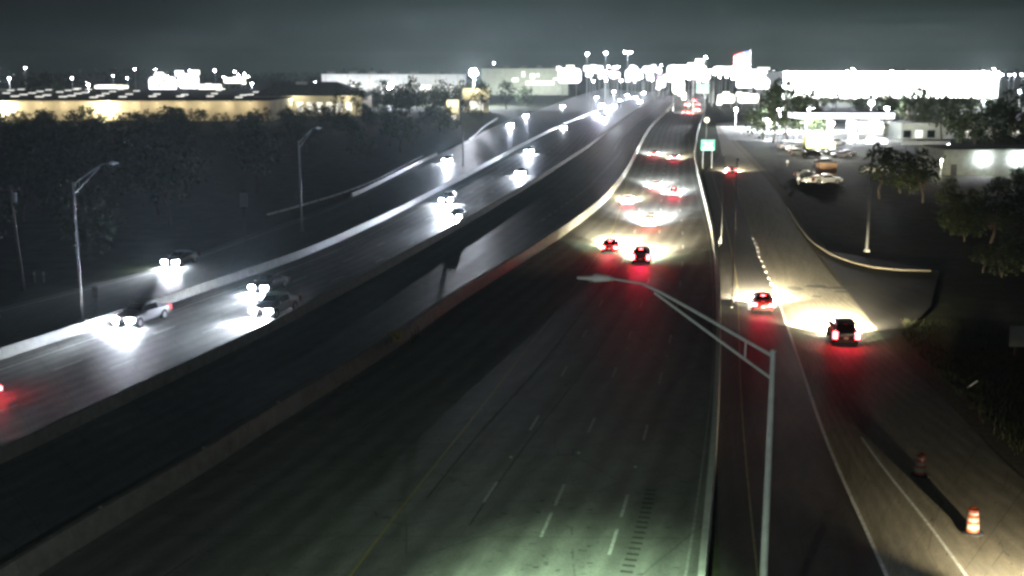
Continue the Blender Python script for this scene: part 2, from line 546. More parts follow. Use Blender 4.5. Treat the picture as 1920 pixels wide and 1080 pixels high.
A = line(PX_A, 0.85, ext=45)
B = line(PX_B, 0.80, ext=45)
C = line(PX_C, 1.00, ext=45)
E_ = line(PX_E, 0.80, ext=45)
Y = line(PX_Y, 0, ext=30)
L1 = line(PX_L1, 0, ext=20)
L2 = line(PX_L2, 0, ext=20)
L3 = line(PX_L3, 0, ext=20)
R = line(PX_R, 0, ext=20)
RL = line(PX_RAMP_L, 0, ext=25)
RR = line(PX_RAMP_R, 0, ext=25)
FL = line(PX_FL, 0, ext=15, step=1.5)
FR = line(PX_FR, 0, ext=25)
LL = line(PX_LL, 0, ext=45)


def ribbon(name, left, right, z, m, nx=8, n=220, kind="structure"):
    lp = resample(left, sum((b - a).length for a, b in zip(left, left[1:])) / n)
    rp = resample(right, sum((b - a).length for a, b in zip(right, right[1:])) / n)
    mb = MB()
    mb.uv = []
    n = min(len(lp), len(rp))
    s = 0.0
    for i in range(n):
        if i: s += ((lp[i] + rp[i]) / 2 - (lp[i - 1] + rp[i - 1]) / 2).length
        wdt = (rp[i] - lp[i]).length
        for k in range(nx + 1):
            p = lp[i].lerp(rp[i], k / nx)
            mb.v.append((p.x, p.y, z))
            mb.uv.append((wdt * k / nx, s))
    for i in range(n - 1):
        for k in range(nx):
            a = i * (nx + 1) + k
            mb.f.append((a, a + 1, a + nx + 2, a + nx + 1))
    return mb.build(name, m, kind=kind)


# ------------------------------------------------------------------ ground and roads
gm = MB()
gx = [-1900, -700, -300, -150, -75, -40, 0, 40, 80, 160, 320, 700, 1900]
gy = [-60, 0, 40, 80, 120, 180, 260, 400, 600, 900, 1500, 2700]
for y in gy:
    for x in gx: gm.v.append((x, y, -0.06))
for j in range(len(gy) - 1):
    for i in range(len(gx) - 1):
        a = j * len(gx) + i
        gm.f.append((a, a + 1, a + len(gx) + 1, a + len(gx)))
ground = gm.build("ground", M["grass"], kind="structure")

left_road = ribbon("left_frontage_road", LL, offset(A, -0.5), -0.008, M["conc_left"])
sb_road = ribbon("southbound_road", A, B, 0.0, M["conc_sb"])
mid_road = ribbon("managed_lanes", B, C, -0.004, M["conc_mid"])
nb_road = ribbon("northbound_road", C, E_, 0.004, M["conc_nb"], nx=12)
ramp_road = ribbon("exit_ramp", offset(RL, -1.6), RR, 0.010, M["asph_ramp"])
front_road = ribbon("frontage_road", RR, FR, 0.014, M["conc_front"], nx=10)
# gravelly edge beside the frontage road
ribbon("gravel_shoulder", FR, offset(FR, 1.7), -0.012, M["gravel"], nx=3)


def stripe(name, p, w, z, m, parent, i0=0, i1=None):
    p = p[i0:i1]
    mb = MB()
    for i in range(len(p)):
        t = tangent(p, i)
        nrm = Vector((t.y, -t.x, 0))
        for s in (-w / 2, w / 2):
            q = p[i] + nrm * s
            mb.v.append((q.x, q.y, z))
    for i in range(len(p) - 1):
        mb.f.append((2 * i, 2 * i + 1, 2 * i + 3, 2 * i + 2))
    return mb.build(name, m, parent)


def dashes(p, anchor, z, m, parent, dash=3.05, period=12.2, w=0.16, ymin=40, ymax=330, skip=lambda q: False):
    p = resample(p, 0.5)
    i0 = nearest(p, Vector((anchor.x, anchor.y, 0)))
    step = sum((b - a).length for a, b in zip(p, p[1:])) / (len(p) - 1)
    per, dl = period / step, max(2, int(round(dash / step)))
    k = -int(i0 / per) - 1
    while True:
        s = int(round(i0 + k * per))
        k += 1
        if s < 0: continue
        if s + dl >= len(p): break
        if ymin < p[s].y < ymax and not skip(p[s]):
            ww = w if p[s].y < 120 else w * 1.35
            stripe("lane_dash", p[s:s + dl + 1], ww, z, m, parent)


stripe("yellow_edge_line", Y, 0.12, 0.008, M["yellow_line"], nb_road)
stripe("white_edge_line", R, 0.12, 0.008, M["worn_line"], nb_road)
dashes(L1, G(906, 943), 0.008, M["white_line"], nb_road)
dashes(L2, G(1037, 948), 0.008, M["white_line"], nb_road)
dashes(L2, G(1014, 1008), 0.008, M["white_line"], nb_road, ymax=56)
dashes(L3, G(1163, 968), 0.008, M["white_line"], nb_road)
dashes(L3, G(1143, 1040), 0.008, M["white_line"], nb_road, ymax=52)
SBE = offset(A, 2.3)
stripe("white_edge_line", SBE, 0.18, 0.004, M["white_line"], sb_road)
dashes(offset(A, 6.0), G(150, 699), 0.004, M["white_line"], sb_road)
dashes(offset(A, 9.6), G(400, 625), 0.004, M["white_line"], sb_road)
stripe("yellow_edge_line", offset(B, -1.6), 0.16, 0.004, M["yellow_line"], sb_road)
D1 = line([(1010, 418), (1060, 383), (1103, 352), (1125, 328), (1140, 313), (1153, 298), (1167, 280)], 0, step=2.0)
D2 = line([(1152, 280), (1163, 260), (1180, 243), (1188, 234), (1213, 217), (1238, 197)], 0, step=3.0)
stripe("white_edge_line", D2, 0.30, 0.000, M["white_line"], mid_road)
dashes(D1, G(1103, 352), 0.0, M["white_line"], mid_road, dash=3.0, period=5.2, w=0.2)
stripe("yellow_edge_line", offset(C, -2.0), 0.14, 0.0, M["yellow_line"], mid_road)
stripe("yellow_edge_line", RL, 0.10, 0.014, M["worn_yellow"], ramp_road)
stripe("white_edge_line", RR, 0.18, 0.018, M["white_line"], front_road, 0, nearest(RR, G(1457, 557)))
stripe("white_edge_line", FL, 0.15, 0.018, M["white_line"], front_road)
stripe("white_edge_line", offset(LL, 1.2), 0.18, -0.004, M["white_line"], left_road)
# pavement seams: narrow dark bands poured along the lanes
SEAM = line([(800, 935), (905, 802), (962, 745), (1027, 670), (1065, 620), (1121, 548), (1150, 500)], 0)
stripe("pavement_seam", SEAM, 0.12, 0.0075, M["seam"], nb_road)
SEAM2 = line([(880, 985), (967, 857), (1035, 770), (1105, 682), (1165, 590)], 0)
stripe("pavement_seam", SEAM2, 0.10, 0.0075, M["seam"], nb_road)
# rumble strip grooves
RS = resample(line([(1173, 1078), (1190, 1030), (1204, 985), (1214, 945), (1222, 915)], 0, step=1), 0.62)
for q0, q1 in zip(RS, RS[1:]):
    t = (q1 - q0).normalized()
    c = (q0 + q1) / 2
    g_ = MB().box((c.x, c.y, 0.0085), (0.55, 0.2, 0.006), math.atan2(-t.x, t.y))
    g_.build("rumble_groove", M["tar"], nb_road)
# dark flat patches in the driveway mouth and worn spots near the lamp
for px, py, w_, l_ in ((1489, 541, 1.5, 2.2), (1530, 537, 2.2, 1.4), (1590, 540, 4.2, 1.3), (1578, 547, 1.6, 0.9), (1530, 556, 0.9, 1.0)):
    c = G(px, py)
    nn = 12
    mb = MB()
    vs = [(c.x + w_ * 0.6 * math.cos(2 * PI * i / nn) * random.uniform(0.75, 1.1), c.y + l_ * 0.6 * math.sin(2 * PI * i / nn) * random.uniform(0.75, 1.1), 0.018) for i in range(nn)]
    mb.add(vs, [tuple(range(nn))])
    mb.build("tar_patch", M["tar"], front_road)
for k in range(26):
    px, py = random.uniform(905, 1110), random.uniform(935, 1072)
    c = G(px, py)
    nn = 7
    w_, l_ = random.uniform(0.06, 0.24), random.uniform(0.03, 0.09)
    vs = [(c.x + w_ * math.cos(2 * PI * i / nn) * random.uniform(0.6, 1.1), c.y + l_ * math.sin(2 * PI * i / nn) * random.uniform(0.6, 1.1), 0.0085) for i in range(nn)]
    MB().add(vs, [tuple(range(nn))]).build("tar_patch", M["tar"], nb_road)

# kerb round the driveway mouth, and the driveway itself
KP = line([(1478, 390), (1497, 421), (1520, 450), (1540, 464), (1565, 480), (1602, 492), (1640, 503), (1690, 506), (1745, 507)], 0.1, step=1.2)
DRV = [G(1660, 640), G(1700, 620), G(1745, 575)]
DRV2 = [Vector((q.x, q.y, 0)) for q in (KP[len(KP) // 3], KP[2 * len(KP) // 3], KP[-1] + Vector((1, 0.2, 0)))]
ribbon("driveway", DRV2, [Vector((q.x, q.y, 0)) for q in DRV], 0.006, M["asph_ramp"], nx=5, n=24)


def extrude_profile(p, prof, mb=None):
    """sweep a closed profile [(across, z)] along p"""
    mb = mb or MB()
    n0, m_ = len(mb.v), len(prof)
    for i in range(len(p)):
        t = tangent(p, i)
        nrm = Vector((t.y, -t.x, 0))
        for a, z in prof:
            q = p[i] + nrm * a
            mb.v.append((q.x, q.y, z))
    for i in range(len(p) - 1):
        for k in range(m_):
            a, b = n0 + i * m_ + k, n0 + i * m_ + (k + 1) % m_
            mb.f.append((a, b, b + m_, a + m_))
    mb.f.append(tuple(n0 + k for k in range(m_ - 1, -1, -1)))
    mb.f.append(tuple(n0 + (len(p) - 1) * m_ + k for k in range(m_)))
    return mb


kt = thing("kerb", "tan concrete kerb curving round the dark driveway mouth right of the frontage road", "kerb")
KS = resample(KP, 0.75)
for i in range(0, len(KS) - 4, 4):
    seg = KS[i:i + 5]
    extrude_profile(seg, [(-0.22, -0.02), (-0.20, 0.14), (0.16, 0.15), (0.18, -0.02)]).build("kerb_stone", M["kerb"], kt)


def barrier(name, label, p, prof, m, cat="barrier", seg_near=9.0, gap=0.05, ymax_near=330):
    t = thing(name, label, cat)
    q = resample(p, 1.5)
    i = 0
    while i < len(q) - 2:
        L_ = seg_near if q[i].y < ymax_near else 45.0
        k = min(len(q) - 1, i + int(L_ / 1.5))
        seg = [v.copy() for v in q[i:k + 1]]
        if len(seg) >= 2:
            d0, d1 = (seg[1] - seg[0]).normalized(), (seg[-1] - seg[-2]).normalized()
            seg[0] += d0 * gap / 2
            seg[-1] -= d1 * gap / 2
            extrude_profile(seg, prof).build("barrier_segment", m, t)
        i = k
    return t


PR = lambda h, b, tw: [(-b, -0.02), (-b * 0.92, 0.10), (-tw, h), (tw, h), (b * 0.92, 0.10), (b, -0.02)]
barA = barrier("outer_barrier", "pale concrete barrier along the outer left edge of the southbound road", A, PR(0.85, 0.24, 0.09), M["barrier_pale"])
barB = barrier("lane_barrier", "low grey concrete barrier dividing the southbound road from the dark middle lanes", B, PR(0.80, 0.24, 0.10), M["barrier"])
barC = barrier("median_barrier", "tan concrete median wall running from the lower left corner up to the skyline", C, PR(1.07, 0.40, 0.14), M["barrier"])
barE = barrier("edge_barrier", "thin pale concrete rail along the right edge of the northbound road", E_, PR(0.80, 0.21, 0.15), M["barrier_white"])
# reflectors standing on the median wall
for px, py in ((163, 962), (380, 836), (529, 746), (643, 677)):
    c = G(px, py, 1.12)
    q = C[nearest(C, Vector((c.x, c.y, 0)))]
    mb = MB().box((q.x, q.y, 1.115), (0.16, 0.12, 0.09), 0.3)
    mb.build("barrier_reflector", M["sign_lit_dim"] if "sign_lit_dim" in M else M["reflect"], barC)

# white tubular delineators where the median wall opens
for n_, (px, py) in enumerate(((728, 623), (748, 622), (761, 615), (767, 611), (773, 620), (779, 616), (784, 611))):
    c = G(px, py, 0.95)
    names = ("nearest delineator post, at the wall end of the short row on the median", "second delineator post along the median wall, just past the row's first one", "third delineator post in the left line above the median wall", "fourth and farthest delineator post in the left line above the median", "first delineator post of the right line beside the median arrow sign", "middle delineator post of the right line beside the median wall", "last delineator post of the right line beside the median wall")
    t = thing("delineator_post", names[n_], "delineator post", (c.x, c.y, 0), group="white delineator posts on the median")
    MB().rod((0, 0, 0), (0, 0, 0.9), 0.04, 0.035).build("post", M["plastic_dark"], t)
    MB().rod((0, 0, 0.88), (0, 0, 1.0), 0.075, 0.075).build("reflector", M["reflect"], t)
    MB().rod((0, 0, 0), (0, 0, 0.03), 0.13, 0.12).build("base", M["dark_rubber"], t)

# small yellow arrow board at the wall
c = G(743, 652, 0.1)
t = thing("arrow_sign", "small yellow board with black diagonal arrow beside the median wall", "sign", (c.x, c.y, 0), 0.15)
MB().box((0, 0, 1.0), (0.95, 0.04, 0.75)).build("board", M["sign_yellow"], t)
mb = MB()
mb.box((-0.05, -0.026, 1.0), (0.62, 0.008, 0.10))
b_ = MB()
for (x0, z0), (x1, z1) in (((-0.26, 1.24), (0.22, 0.80)), ((0.22, 0.80), (0.22, 1.02)), ((0.22, 0.80), (-0.02, 0.80))):
    b_.rod((x0, -0.028, z0), (x1, -0.028, z1), 0.05, n=6)
b_.build("arrow", M["black_paint"], t)
for s in (-0.3, 0.3):
    MB().rod((s, 0.03, 0), (s, 0.03, 1.35), 0.03).build("post", M["galv_dull"], t)

# raised reflective markers between the lanes (road studs)
def stud(px, py, label, z=0.03, r=0.10, m="stud_bright"):
    c = G(px, py, 0.02)
    mb = MB().lathe([(r, 0.0), (r * 0.8, 0.028), (r * 0.45, 0.042)], 8)
    o = mb.build("road_stud", M[m], None, loc=(c.x, c.y, z - 0.022))
    props(o, label, "road stud", "reflective road studs")
    return o


M["stud_bright"] = mat("white_stud", (0.85, 0.84, 0.78), 0.3)
for px, py, lb in ((1085, 849, "white road stud on the second lane line, in the green lamp light"), (1191, 875, "brightest road stud, on the third lane line of the northbound road"), (958, 857, "lone road stud on the dark first lane line near the seam"), (1175, 653, "faint road stud on the lane line below the lamp arm"), (1250, 667, "faint road stud on the third lane line left of the edge barrier")):
    stud(px, py, lb)
RAMP_STUDS = [(1412, 448), (1416, 456), (1420, 464), (1421, 472), (1424, 482), (1428, 490), (1432, 500), (1436, 510), (1441, 522), (1446, 533), (1451, 545), (1457, 557)]
for i, (px, py) in enumerate(RAMP_STUDS):
    stud(px, py, "round white reflector in the dotted row between exit ramp and frontage road", z=0.035, r=0.16)

# ------------------------------------------------------------------ street lamps
def street_lamp(base, top_h, tip, label, head_len=0.75, r0=0.14, r1=0.085, lit=False, group="street lamps along the highway", second=None, m="galv"):
    t = thing("street_lamp", label, "street lamp", (base.x, base.y, 0), group=group)
    m = M[m]
    MB().rod((0, 0, 0), (0, 0, top_h), r0, r1, 12).build("pole", m, t)
    MB().box((0, 0, 0.12), (0.55, 0.55, 0.24)).build("base", M["barrier"], t)
    MB().lathe([(r1 * 1.3, 0), (r1 * 1.2, 0.06), (0.02, 0.1)], 10, (0, 0, top_h)).build("pole_cap", m, t)
    tips = [tip] + ([second] if second else [])
    for tp in tips:
        v = Vector((tp.x - base.x, tp.y - base.y, tp.z))
        hor = Vector((v.x, v.y, 0))
        Ln = hor.length
        u = hor / Ln
        rise = tp.z - (top_h - 0.15)

        def along(s, f):
            return u * (Ln * s) + Vector((0, 0, f))
        pu = [along(0.0, top_h - 0.15), along(0.25, top_h - 0.15 + rise * 0.30), along(0.5, top_h - 0.15 + rise * 0.60), along(0.7, top_h - 0.15 + rise * 0.83), along(0.82, top_h - 0.15 + rise * 0.95), along(1.0, tp.z)]
        MB().tube(pu, [0.065, 0.062, 0.058, 0.052, 0.046, 0.04], 8).build("arm", m, t)
        lo = top_h - 0.95
        pl = [along(0.0, lo), along(0.36, lo + (rise + 0.8) * 0.42), along(0.74, top_h - 0.15 + rise * 0.85 - 0.06)]
        MB().tube(pl, [0.052, 0.05, 0.045], 8).build("brace", m, t)
        a_, b_ = along(0.17, top_h - 0.15 + rise * 0.204), along(0.17, lo + (rise + 0.8) * 0.198)
        MB().rod(a_, b_, 0.03, n=6).build("strut", m, t)
        # cobra head
        ang = math.atan2(u.y, u.x)
        hd = MB()
        cx, cyy, cz = v.x, v.y, tp.z
        prof = [(0.0, 0.07, 0.06), (0.12, 0.17, 0.13), (0.5, 0.23, 0.19), (0.60, 0.15, 0.10), (1.0, 0.10, 0.06)]
        ring = []
        for s, hw, hh in prof:
            for a in range(8):
                th = 2 * PI * a / 8
                lx, ly, lz = s * head_len, hw * math.cos(th), hh * math.sin(th) * (1.0 if math.sin(th) > 0 else 0.7)
                ring.append((cx + lx * math.cos(ang) - ly * math.sin(ang), cyy + lx * math.sin(ang) + ly * math.cos(ang), cz + lz))
        hd.add(ring, [(k * 8 + a, k * 8 + (a + 1) % 8, (k + 1) * 8 + (a + 1) % 8, (k + 1) * 8 + a) for k in range(4) for a in range(8)] + [tuple(range(7, -1, -1)), tuple(range(32, 40))])
        h = hd.build("lamp_head", M["lamp_shell"], t, smooth=True)
        le = MB()
        le.lathe([(0.03, -0.05), (0.11, -0.03), (0.14, 0.0)], 10, (cx + 0.6 * head_len * math.cos(ang), cyy + 0.6 * head_len * math.sin(ang), cz - 0.075))
        lo_ = le.build("lens", M["green_lamp"] if lit else M["lamp_off_w"], h)
    return t


M["lamp_shell"] = mat("lamp_housing_grey", (0.88, 0.88, 0.86), 0.5, noise=(4.0, 0.1))


def lamp_px(bpx, bpy, tpx, tpy, th, label, tip_h=1.5, **kw):
    base = G(bpx, bpy)
    d = (base.y)
    tp = at_depth(tpx, tpy, d)
    tp.z = max(tp.z, th + 0.2)
    return street_lamp(base, th, tp, label, **kw)


fg_base = G(1450, 660, 12.0)
fg_tip = G(1150, 523, 14.35)
fgl = street_lamp(fg_base, 12.0, fg_tip, "tall grey street lamp with long braced arm over the northbound road, large in front", head_len=1.25, r0=0.16, r1=0.09)
lamp_px(155, 602, 205, 306, 11.9, "grey street lamp behind the outer barrier, nearest the left edge", r0=0.12, r1=0.08, m="galv_dull")
lamp_px(566, 434, 592, 240, 11.9, "grey street lamp with bent arm rising from the dark verge by the guard rail", r0=0.14, r1=0.10, m="galv_dull")
lamp_px(868, 312, 895, 168, 11.9, "hazy street lamp standing behind the bright ramp car", r0=0.18, r1=0.13, m="galv_dark")
lamp_px(1625, 472, 1640, 268, 11.6, "dim street lamp in the dark trees right of the driveway kerb", r0=0.17, r1=0.11, m="galv_dark")
# the next lamp of the row stands beside the camera and is the lit one
near_lamp = street_lamp(Vector((3.2, 10.0, 0)), 12.0, Vector((-2.0, 11.0, 14.2)), "lit street lamp beside the camera whose greenish light pools on the lower lanes", head_len=1.05, r0=0.19, r1=0.115, lit=True)
spot_data("green_pool", 900000, (0.66, 1.0, 0.62), 37, 1.0, 0.12)
spot_data("green_pool_wide", 22000, (0.70, 1.0, 0.66), 52, 1.0, 0.12)
point_data("green_spill", 5200, (0.92, 1.0, 0.96), 0.15)
hd = Vector((-2.7, 11.2, 13.95))
lamp("green_pool", None, hd, aim=Vector((0.6, 30.5, 0)) - hd, name="street_lamp_light")
lamp("green_pool_wide", None, hd, aim=Vector((-0.5, 34.0, 0)) - hd, name="street_lamp_light")
lamp("green_spill", None, hd, name="street_lamp_spill")

# slim poles in the grass strip right of the edge barrier
for px, py, ty, r, lb in ((1352, 456, 295, 0.07, "slim pale pole beside the edge barrier with reflectors at its foot"), (1372, 577, 300, 0.08, "slim dark pole in the grass strip left of the exit ramp")):
    b0 = G(px, py)
    top = at_depth(px + 2, ty, b0.y)
    r *= .75
    t = thing("slim_pole", lb, "pole", (b0.x, b0.y, 0), group="slim poles beside the exit ramp")
    MB().rod((0, 0, 0), (0.0, 0, top.z), r, r * 0.7, 8).build("pole", M["galv_dull"], t)
    MB().rod((0, 0, 0), (0, 0, 0.35), r * 2.0, r * 1.8, 10).build("base", M["barrier_pale"], t)
    MB().box((0, 0, top.z + 0.05), (0.25, 0.25, 0.16)).build("cap", M["galv_dull"], t)
for k, (px, py, lb) in enumerate(((1351, 448, "upper white reflector post at the foot of the slim pole"), (1349, 455, "lower white reflector post at the foot of the slim pole"))):
    c = G(px, py, 0.5)
    t = thing("reflector_post", lb, "reflector post", (c.x, c.y, 0))
    MB().rod((0, 0, 0), (0, 0, 0.5), 0.05).build("post", M["plastic_dark"], t)
    MB().rod((0, 0, 0.42), (0, 0, 0.75), 0.15, 0.15, 10).build("reflector", M["reflect"], t)

# left edge: utility pole, guard rail, small posts and sign backs
b0 = G(45, 545)
top = at_depth(18, 348, b0.y)
t = thing("utility_pole", "dark wooden utility pole leaning in the trees at the left edge", "utility pole", (b0.x, b0.y, 0))
lean = top.x - b0.x
MB().rod((0, 0, 0), (lean, 0, top.z), 0.17, 0.11, 10).build("pole", M["wood"], t)
MB().box((lean * 0.96, 0, top.z * 0.96), (2.0, 0.12, 0.12)).build("crossarm", M["wood"], t)
MB().rod((lean * 0.85 + 0.3, 0, top.z * 0.84), (lean * 0.85 + 0.3, 0, top.z * 0.93), 0.2, 0.2, 10).build("transformer", M["galv_dull"], t)
for s in (-0.85, 0.0, 0.85):
    MB().rod((lean * 0.96 + s, 0, top.z * 0.96 + 0.06), (lean * 0.96 + s, 0, top.z * 0.96 + 0.28), 0.05, 0.03, 8).build("insulator", M["galv_dull"], t)


def sign_back(px, py_t, py_b, wpx, base_py, label, m="sign_back", two=False):
    b0 = G(px, base_py)
    s = FPX / b0.y
    t = thing("road_sign", label, "road sign", (b0.x, b0.y, 0), group=None)
    zt, zb = at_depth(px, py_t, b0.y).z, at_depth(px, py_b, b0.y).z
    w = wpx / s
    MB().box((0, 0, (zt + zb) / 2), (w, 0.03, zt - zb)).build("panel", M[m], t)
    for z in (zb + (zt - zb) * 0.25, zb + (zt - zb) * 0.75):
        MB().box((0, -0.035, z), (w * 0.8, 0.035, 0.06)).build("brace", M["galv_dull"], t)
    for xx in ((-w * 0.3, w * 0.3) if two else (0,)):
        MB().rod((xx, 0.06, 0), (xx, 0.06, zt), 0.045).build("post", M["galv_dull"], t)
    return t


sign_back(460, 363, 388, 12, 455, "plain grey sign back on a post in the dark verge left of the guard rail")
sign_back(181, 538, 562, 11, 585, "small grey sign back standing on the left frontage road edge", )
for px, lb in ((66, "left one of two short pale marker posts by the left frontage road"), (83, "right one of two short pale marker posts by the left frontage road")):
    b0 = G(px, 530)
    t = thing("marker_post", lb, "marker post", (b0.x, b0.y, 0), group="short marker posts at the left")
    MB().rod((0, 0, 0), (0, 0, 1.1), 0.05).build("post", M["galv_dull"], t)
    MB().box((0, -0.05, 0.95), (0.18, 0.03, 0.3)).build("plate", M["reflect"], t)

GR = line([(500, 402), (560, 386), (640, 362), (700, 340), (740, 319), (793, 292)], 0.7, step=1.9, smooth=6)
t = thing("guard_rail", "long steel guard rail curving along the left frontage ramp", "guard rail")
extrude_profile(GR, [(-0.04, 0.50), (-0.10, 0.55), (-0.04, 0.62), (-0.10, 0.70), (-0.04, 0.76), (0.0, 0.70), (-0.02, 0.62), (0.0, 0.55)]).build("rail", M["galv"], t)
for i in range(0, len(GR), 2):
    q = GR[i]
    MB().box((q.x, q.y, 0.34), (0.14, 0.14, 0.7), 0.4).build("post", M["wood"], t)
RB = [q for q in offset(LL, 0.25) if G(650, 372).y < q.y < G(818, 291).y]
barrier("ramp_barrier", "low pale concrete barrier along the left ramp below the guard rail", RB, PR(0.7, 0.22, 0.10), M["barrier_pale"], seg_near=12.0)
GR2 = line([(880, 261), (893, 252), (907, 237), (933, 221)], 0.7, step=2.5)
t = thing("guard_rail", "short far guard rail at the hazy bend of the left ramp", "guard rail")
extrude_profile(GR2, [(-0.04, 0.45), (-0.12, 0.6), (-0.04, 0.8), (0.04, 0.6)]).build("rail", M["galv"], t)
for i in range(0, len(GR2), 4):
    q = GR2[i]
    MB().box((q.x, q.y, 0.34), (0.16, 0.16, 0.7), 0.4).build("post", M["wood"], t)

# ------------------------------------------------------------------ guide signs
b0 = G(1326, 316)
s_ = FPX / b0.y
zt, zb = at_depth(1325, 262, b0.y).z, at_depth(1325, 282, b0.y).z
t = thing("guide_sign", "green guide sign with white lettering on two posts beside the edge barrier", "road sign", (b0.x, b0.y, 0))
w, h = 26 / s_, zt - zb
M["sign_green_lit"] = mat("green_sheeting_lit_tone", (0.06, 0.50, 0.32), 0.4, noise=(2.0, 0.12))  # brighter copy of the sign green, being lit is put into its colour
MB().box((0, 0, (zt + zb) / 2), (w, 0.05, h)).build("panel", M["sign_green_lit"], t)
for z, ww, hh in ((0.5, w * 0.98, 0.06), (-0.5, w * 0.98, 0.06)):
    MB().box((0, -0.03, (zt + zb) / 2 + h * z * 0.93), (ww, 0.012, hh)).build("border", M["sign_white"], t)
for z, x0, x1 in ((0.22, -0.36, -0.05), (0.22, 0.05, 0.36), (-0.02, -0.2, 0.3), (-0.26, -0.38, 0.1), (-0.26, 0.16, 0.38)):
    MB().box(((x0 + x1) / 2 * w, -0.03, (zt + zb) / 2 + h * z), ((x1 - x0) * w, 0.012, h * 0.13)).build("legend", M["sign_white"], t)
for xx in (-w * 0.32, w * 0.32):
    MB().rod((xx, 0.1, 0), (xx, 0.1, zt), 0.09).build("post", M["galv_dull"], t)
b0 = G(1326, 262)
s_ = FPX / b0.y
zc = at_depth(1324, 225, b0.y).z
t = thing("warning_sign", "round yellow warning sign on a pole above the green guide sign", "road sign", (b0.x - 0.3, b0.y, 0))
MB().rod((0, 0, zc), (0, 0.08, zc), 5 / s_, 5 / s_, 16).build("disc", M["sign_yellow_bright"] if "sign_yellow_bright" in M else M["sign_glow_yellow"], t)  # disc emits, its bright reflection put into the material
MB().rod((0, -0.05, zc), (0, -0.02, zc), 1.6 / s_, 1.6 / s_, 12).build("symbol", M["trim"], t)
MB().rod((0, 0.15, 0), (0, 0.15, zc), 0.07).build("post", M["galv_dull"], t)

# ------------------------------------------------------------------ construction drums
def make_drum(loc, label, rz, tilt):
    t = thing("traffic_drum", label, "traffic drum", loc, rz, group="orange traffic drums on the frontage road")
    t.scale = (1.25, 1.25, 1.15)
    t.rotation_euler = (tilt, 0, rz)
    body = [(0.0, 0.235), (0.14, 0.23), (0.30, 0.222), (0.44, 0.215), (0.58, 0.208), (0.72, 0.20), (0.86, 0.193), (0.98, 0.186)]
    zs = [(0.06, 0.20, "orange", 0.235), (0.20, 0.42, "reflect", 0.228), (0.42, 0.52, "orange", 0.224), (0.52, 0.68, "reflect", 0.214), (0.68, 0.80, "orange", 0.208), (0.80, 0.92, "reflect", 0.198), (0.92, 1.02, "orange", 0.192)]
    core = MB().lathe([(r_ if i % 2 == 0 else r_ , z) for z0, z1, m_, r_ in zs for i, z in ((0, z0), (1, z1))], 20)
    core.build("body", M["orange"], t, smooth=False)
    for z0, z1, m_, r_ in zs:
        if m_ == "reflect":
            MB().lathe([(r_ + 0.004, z0 + 0.01), (r_ + 0.004, z1 - 0.01)], 20).build("reflective_band", M["reflect"], t)
    MB().lathe([(0.40, 0.0), (0.40, 0.05), (0.27, 0.09), (0.25, 0.1)], 20).build("base_ring", M["dark_rubber"], t)
    MB().box((0, 0, 1.07), (0.24, 0.05, 0.10)).build("handle", M["orange"], t)
    return t


c = G(1823, 1000)
make_drum((c.x, c.y, 0.016), "nearer orange and white traffic drum by the frontage lane line", 0.2, -0.05)
c = G(1725, 892)
make_drum((c.x, c.y, 0.016), "farther orange traffic drum, darker, higher up the frontage road", 0.9, 0.0)

# leaning white stick in the grass, and the white board at the right edge
c = G(1812, 728)
t = thing("marker_stick", "white plastic marker stick leaning over in the dark grass at right", "marker post", (c.x, c.y, 0))
e = G(1833, 714, 0.6)
MB().rod((0, 0, 0), (e.x - c.x, e.y - c.y, 0.6), 0.05, 0.05).build("post", M["sign_white"], t)
MB().rod((0, 0, -0.05), (0.05, 0, 0.04), 0.12, 0.1).build("base", M["dark_rubber"], t)
b0 = G(1925, 668)
t = thing("notice_board", "blank pale board on posts cut by the right edge of the view", "sign", (b0.x, b0.y, 0), -0.05)
s_ = FPX / b0.y
zt, zb = at_depth(1900, 612, b0.y).z, at_depth(1900, 650, b0.y).z
MB().box((0, 0, (zt + zb) / 2), (70 / s_, 0.08, zt - zb)).build("panel", M["sign_back"], t)
for xx in (-0.9, 0.9):
    MB().box((xx, 0.08, zt / 2), (0.1, 0.1, zt)).build("post", M["wood"], t)

# ------------------------------------------------------------------ vehicles
def lerp(a, b, t): return a + (b - a) * t


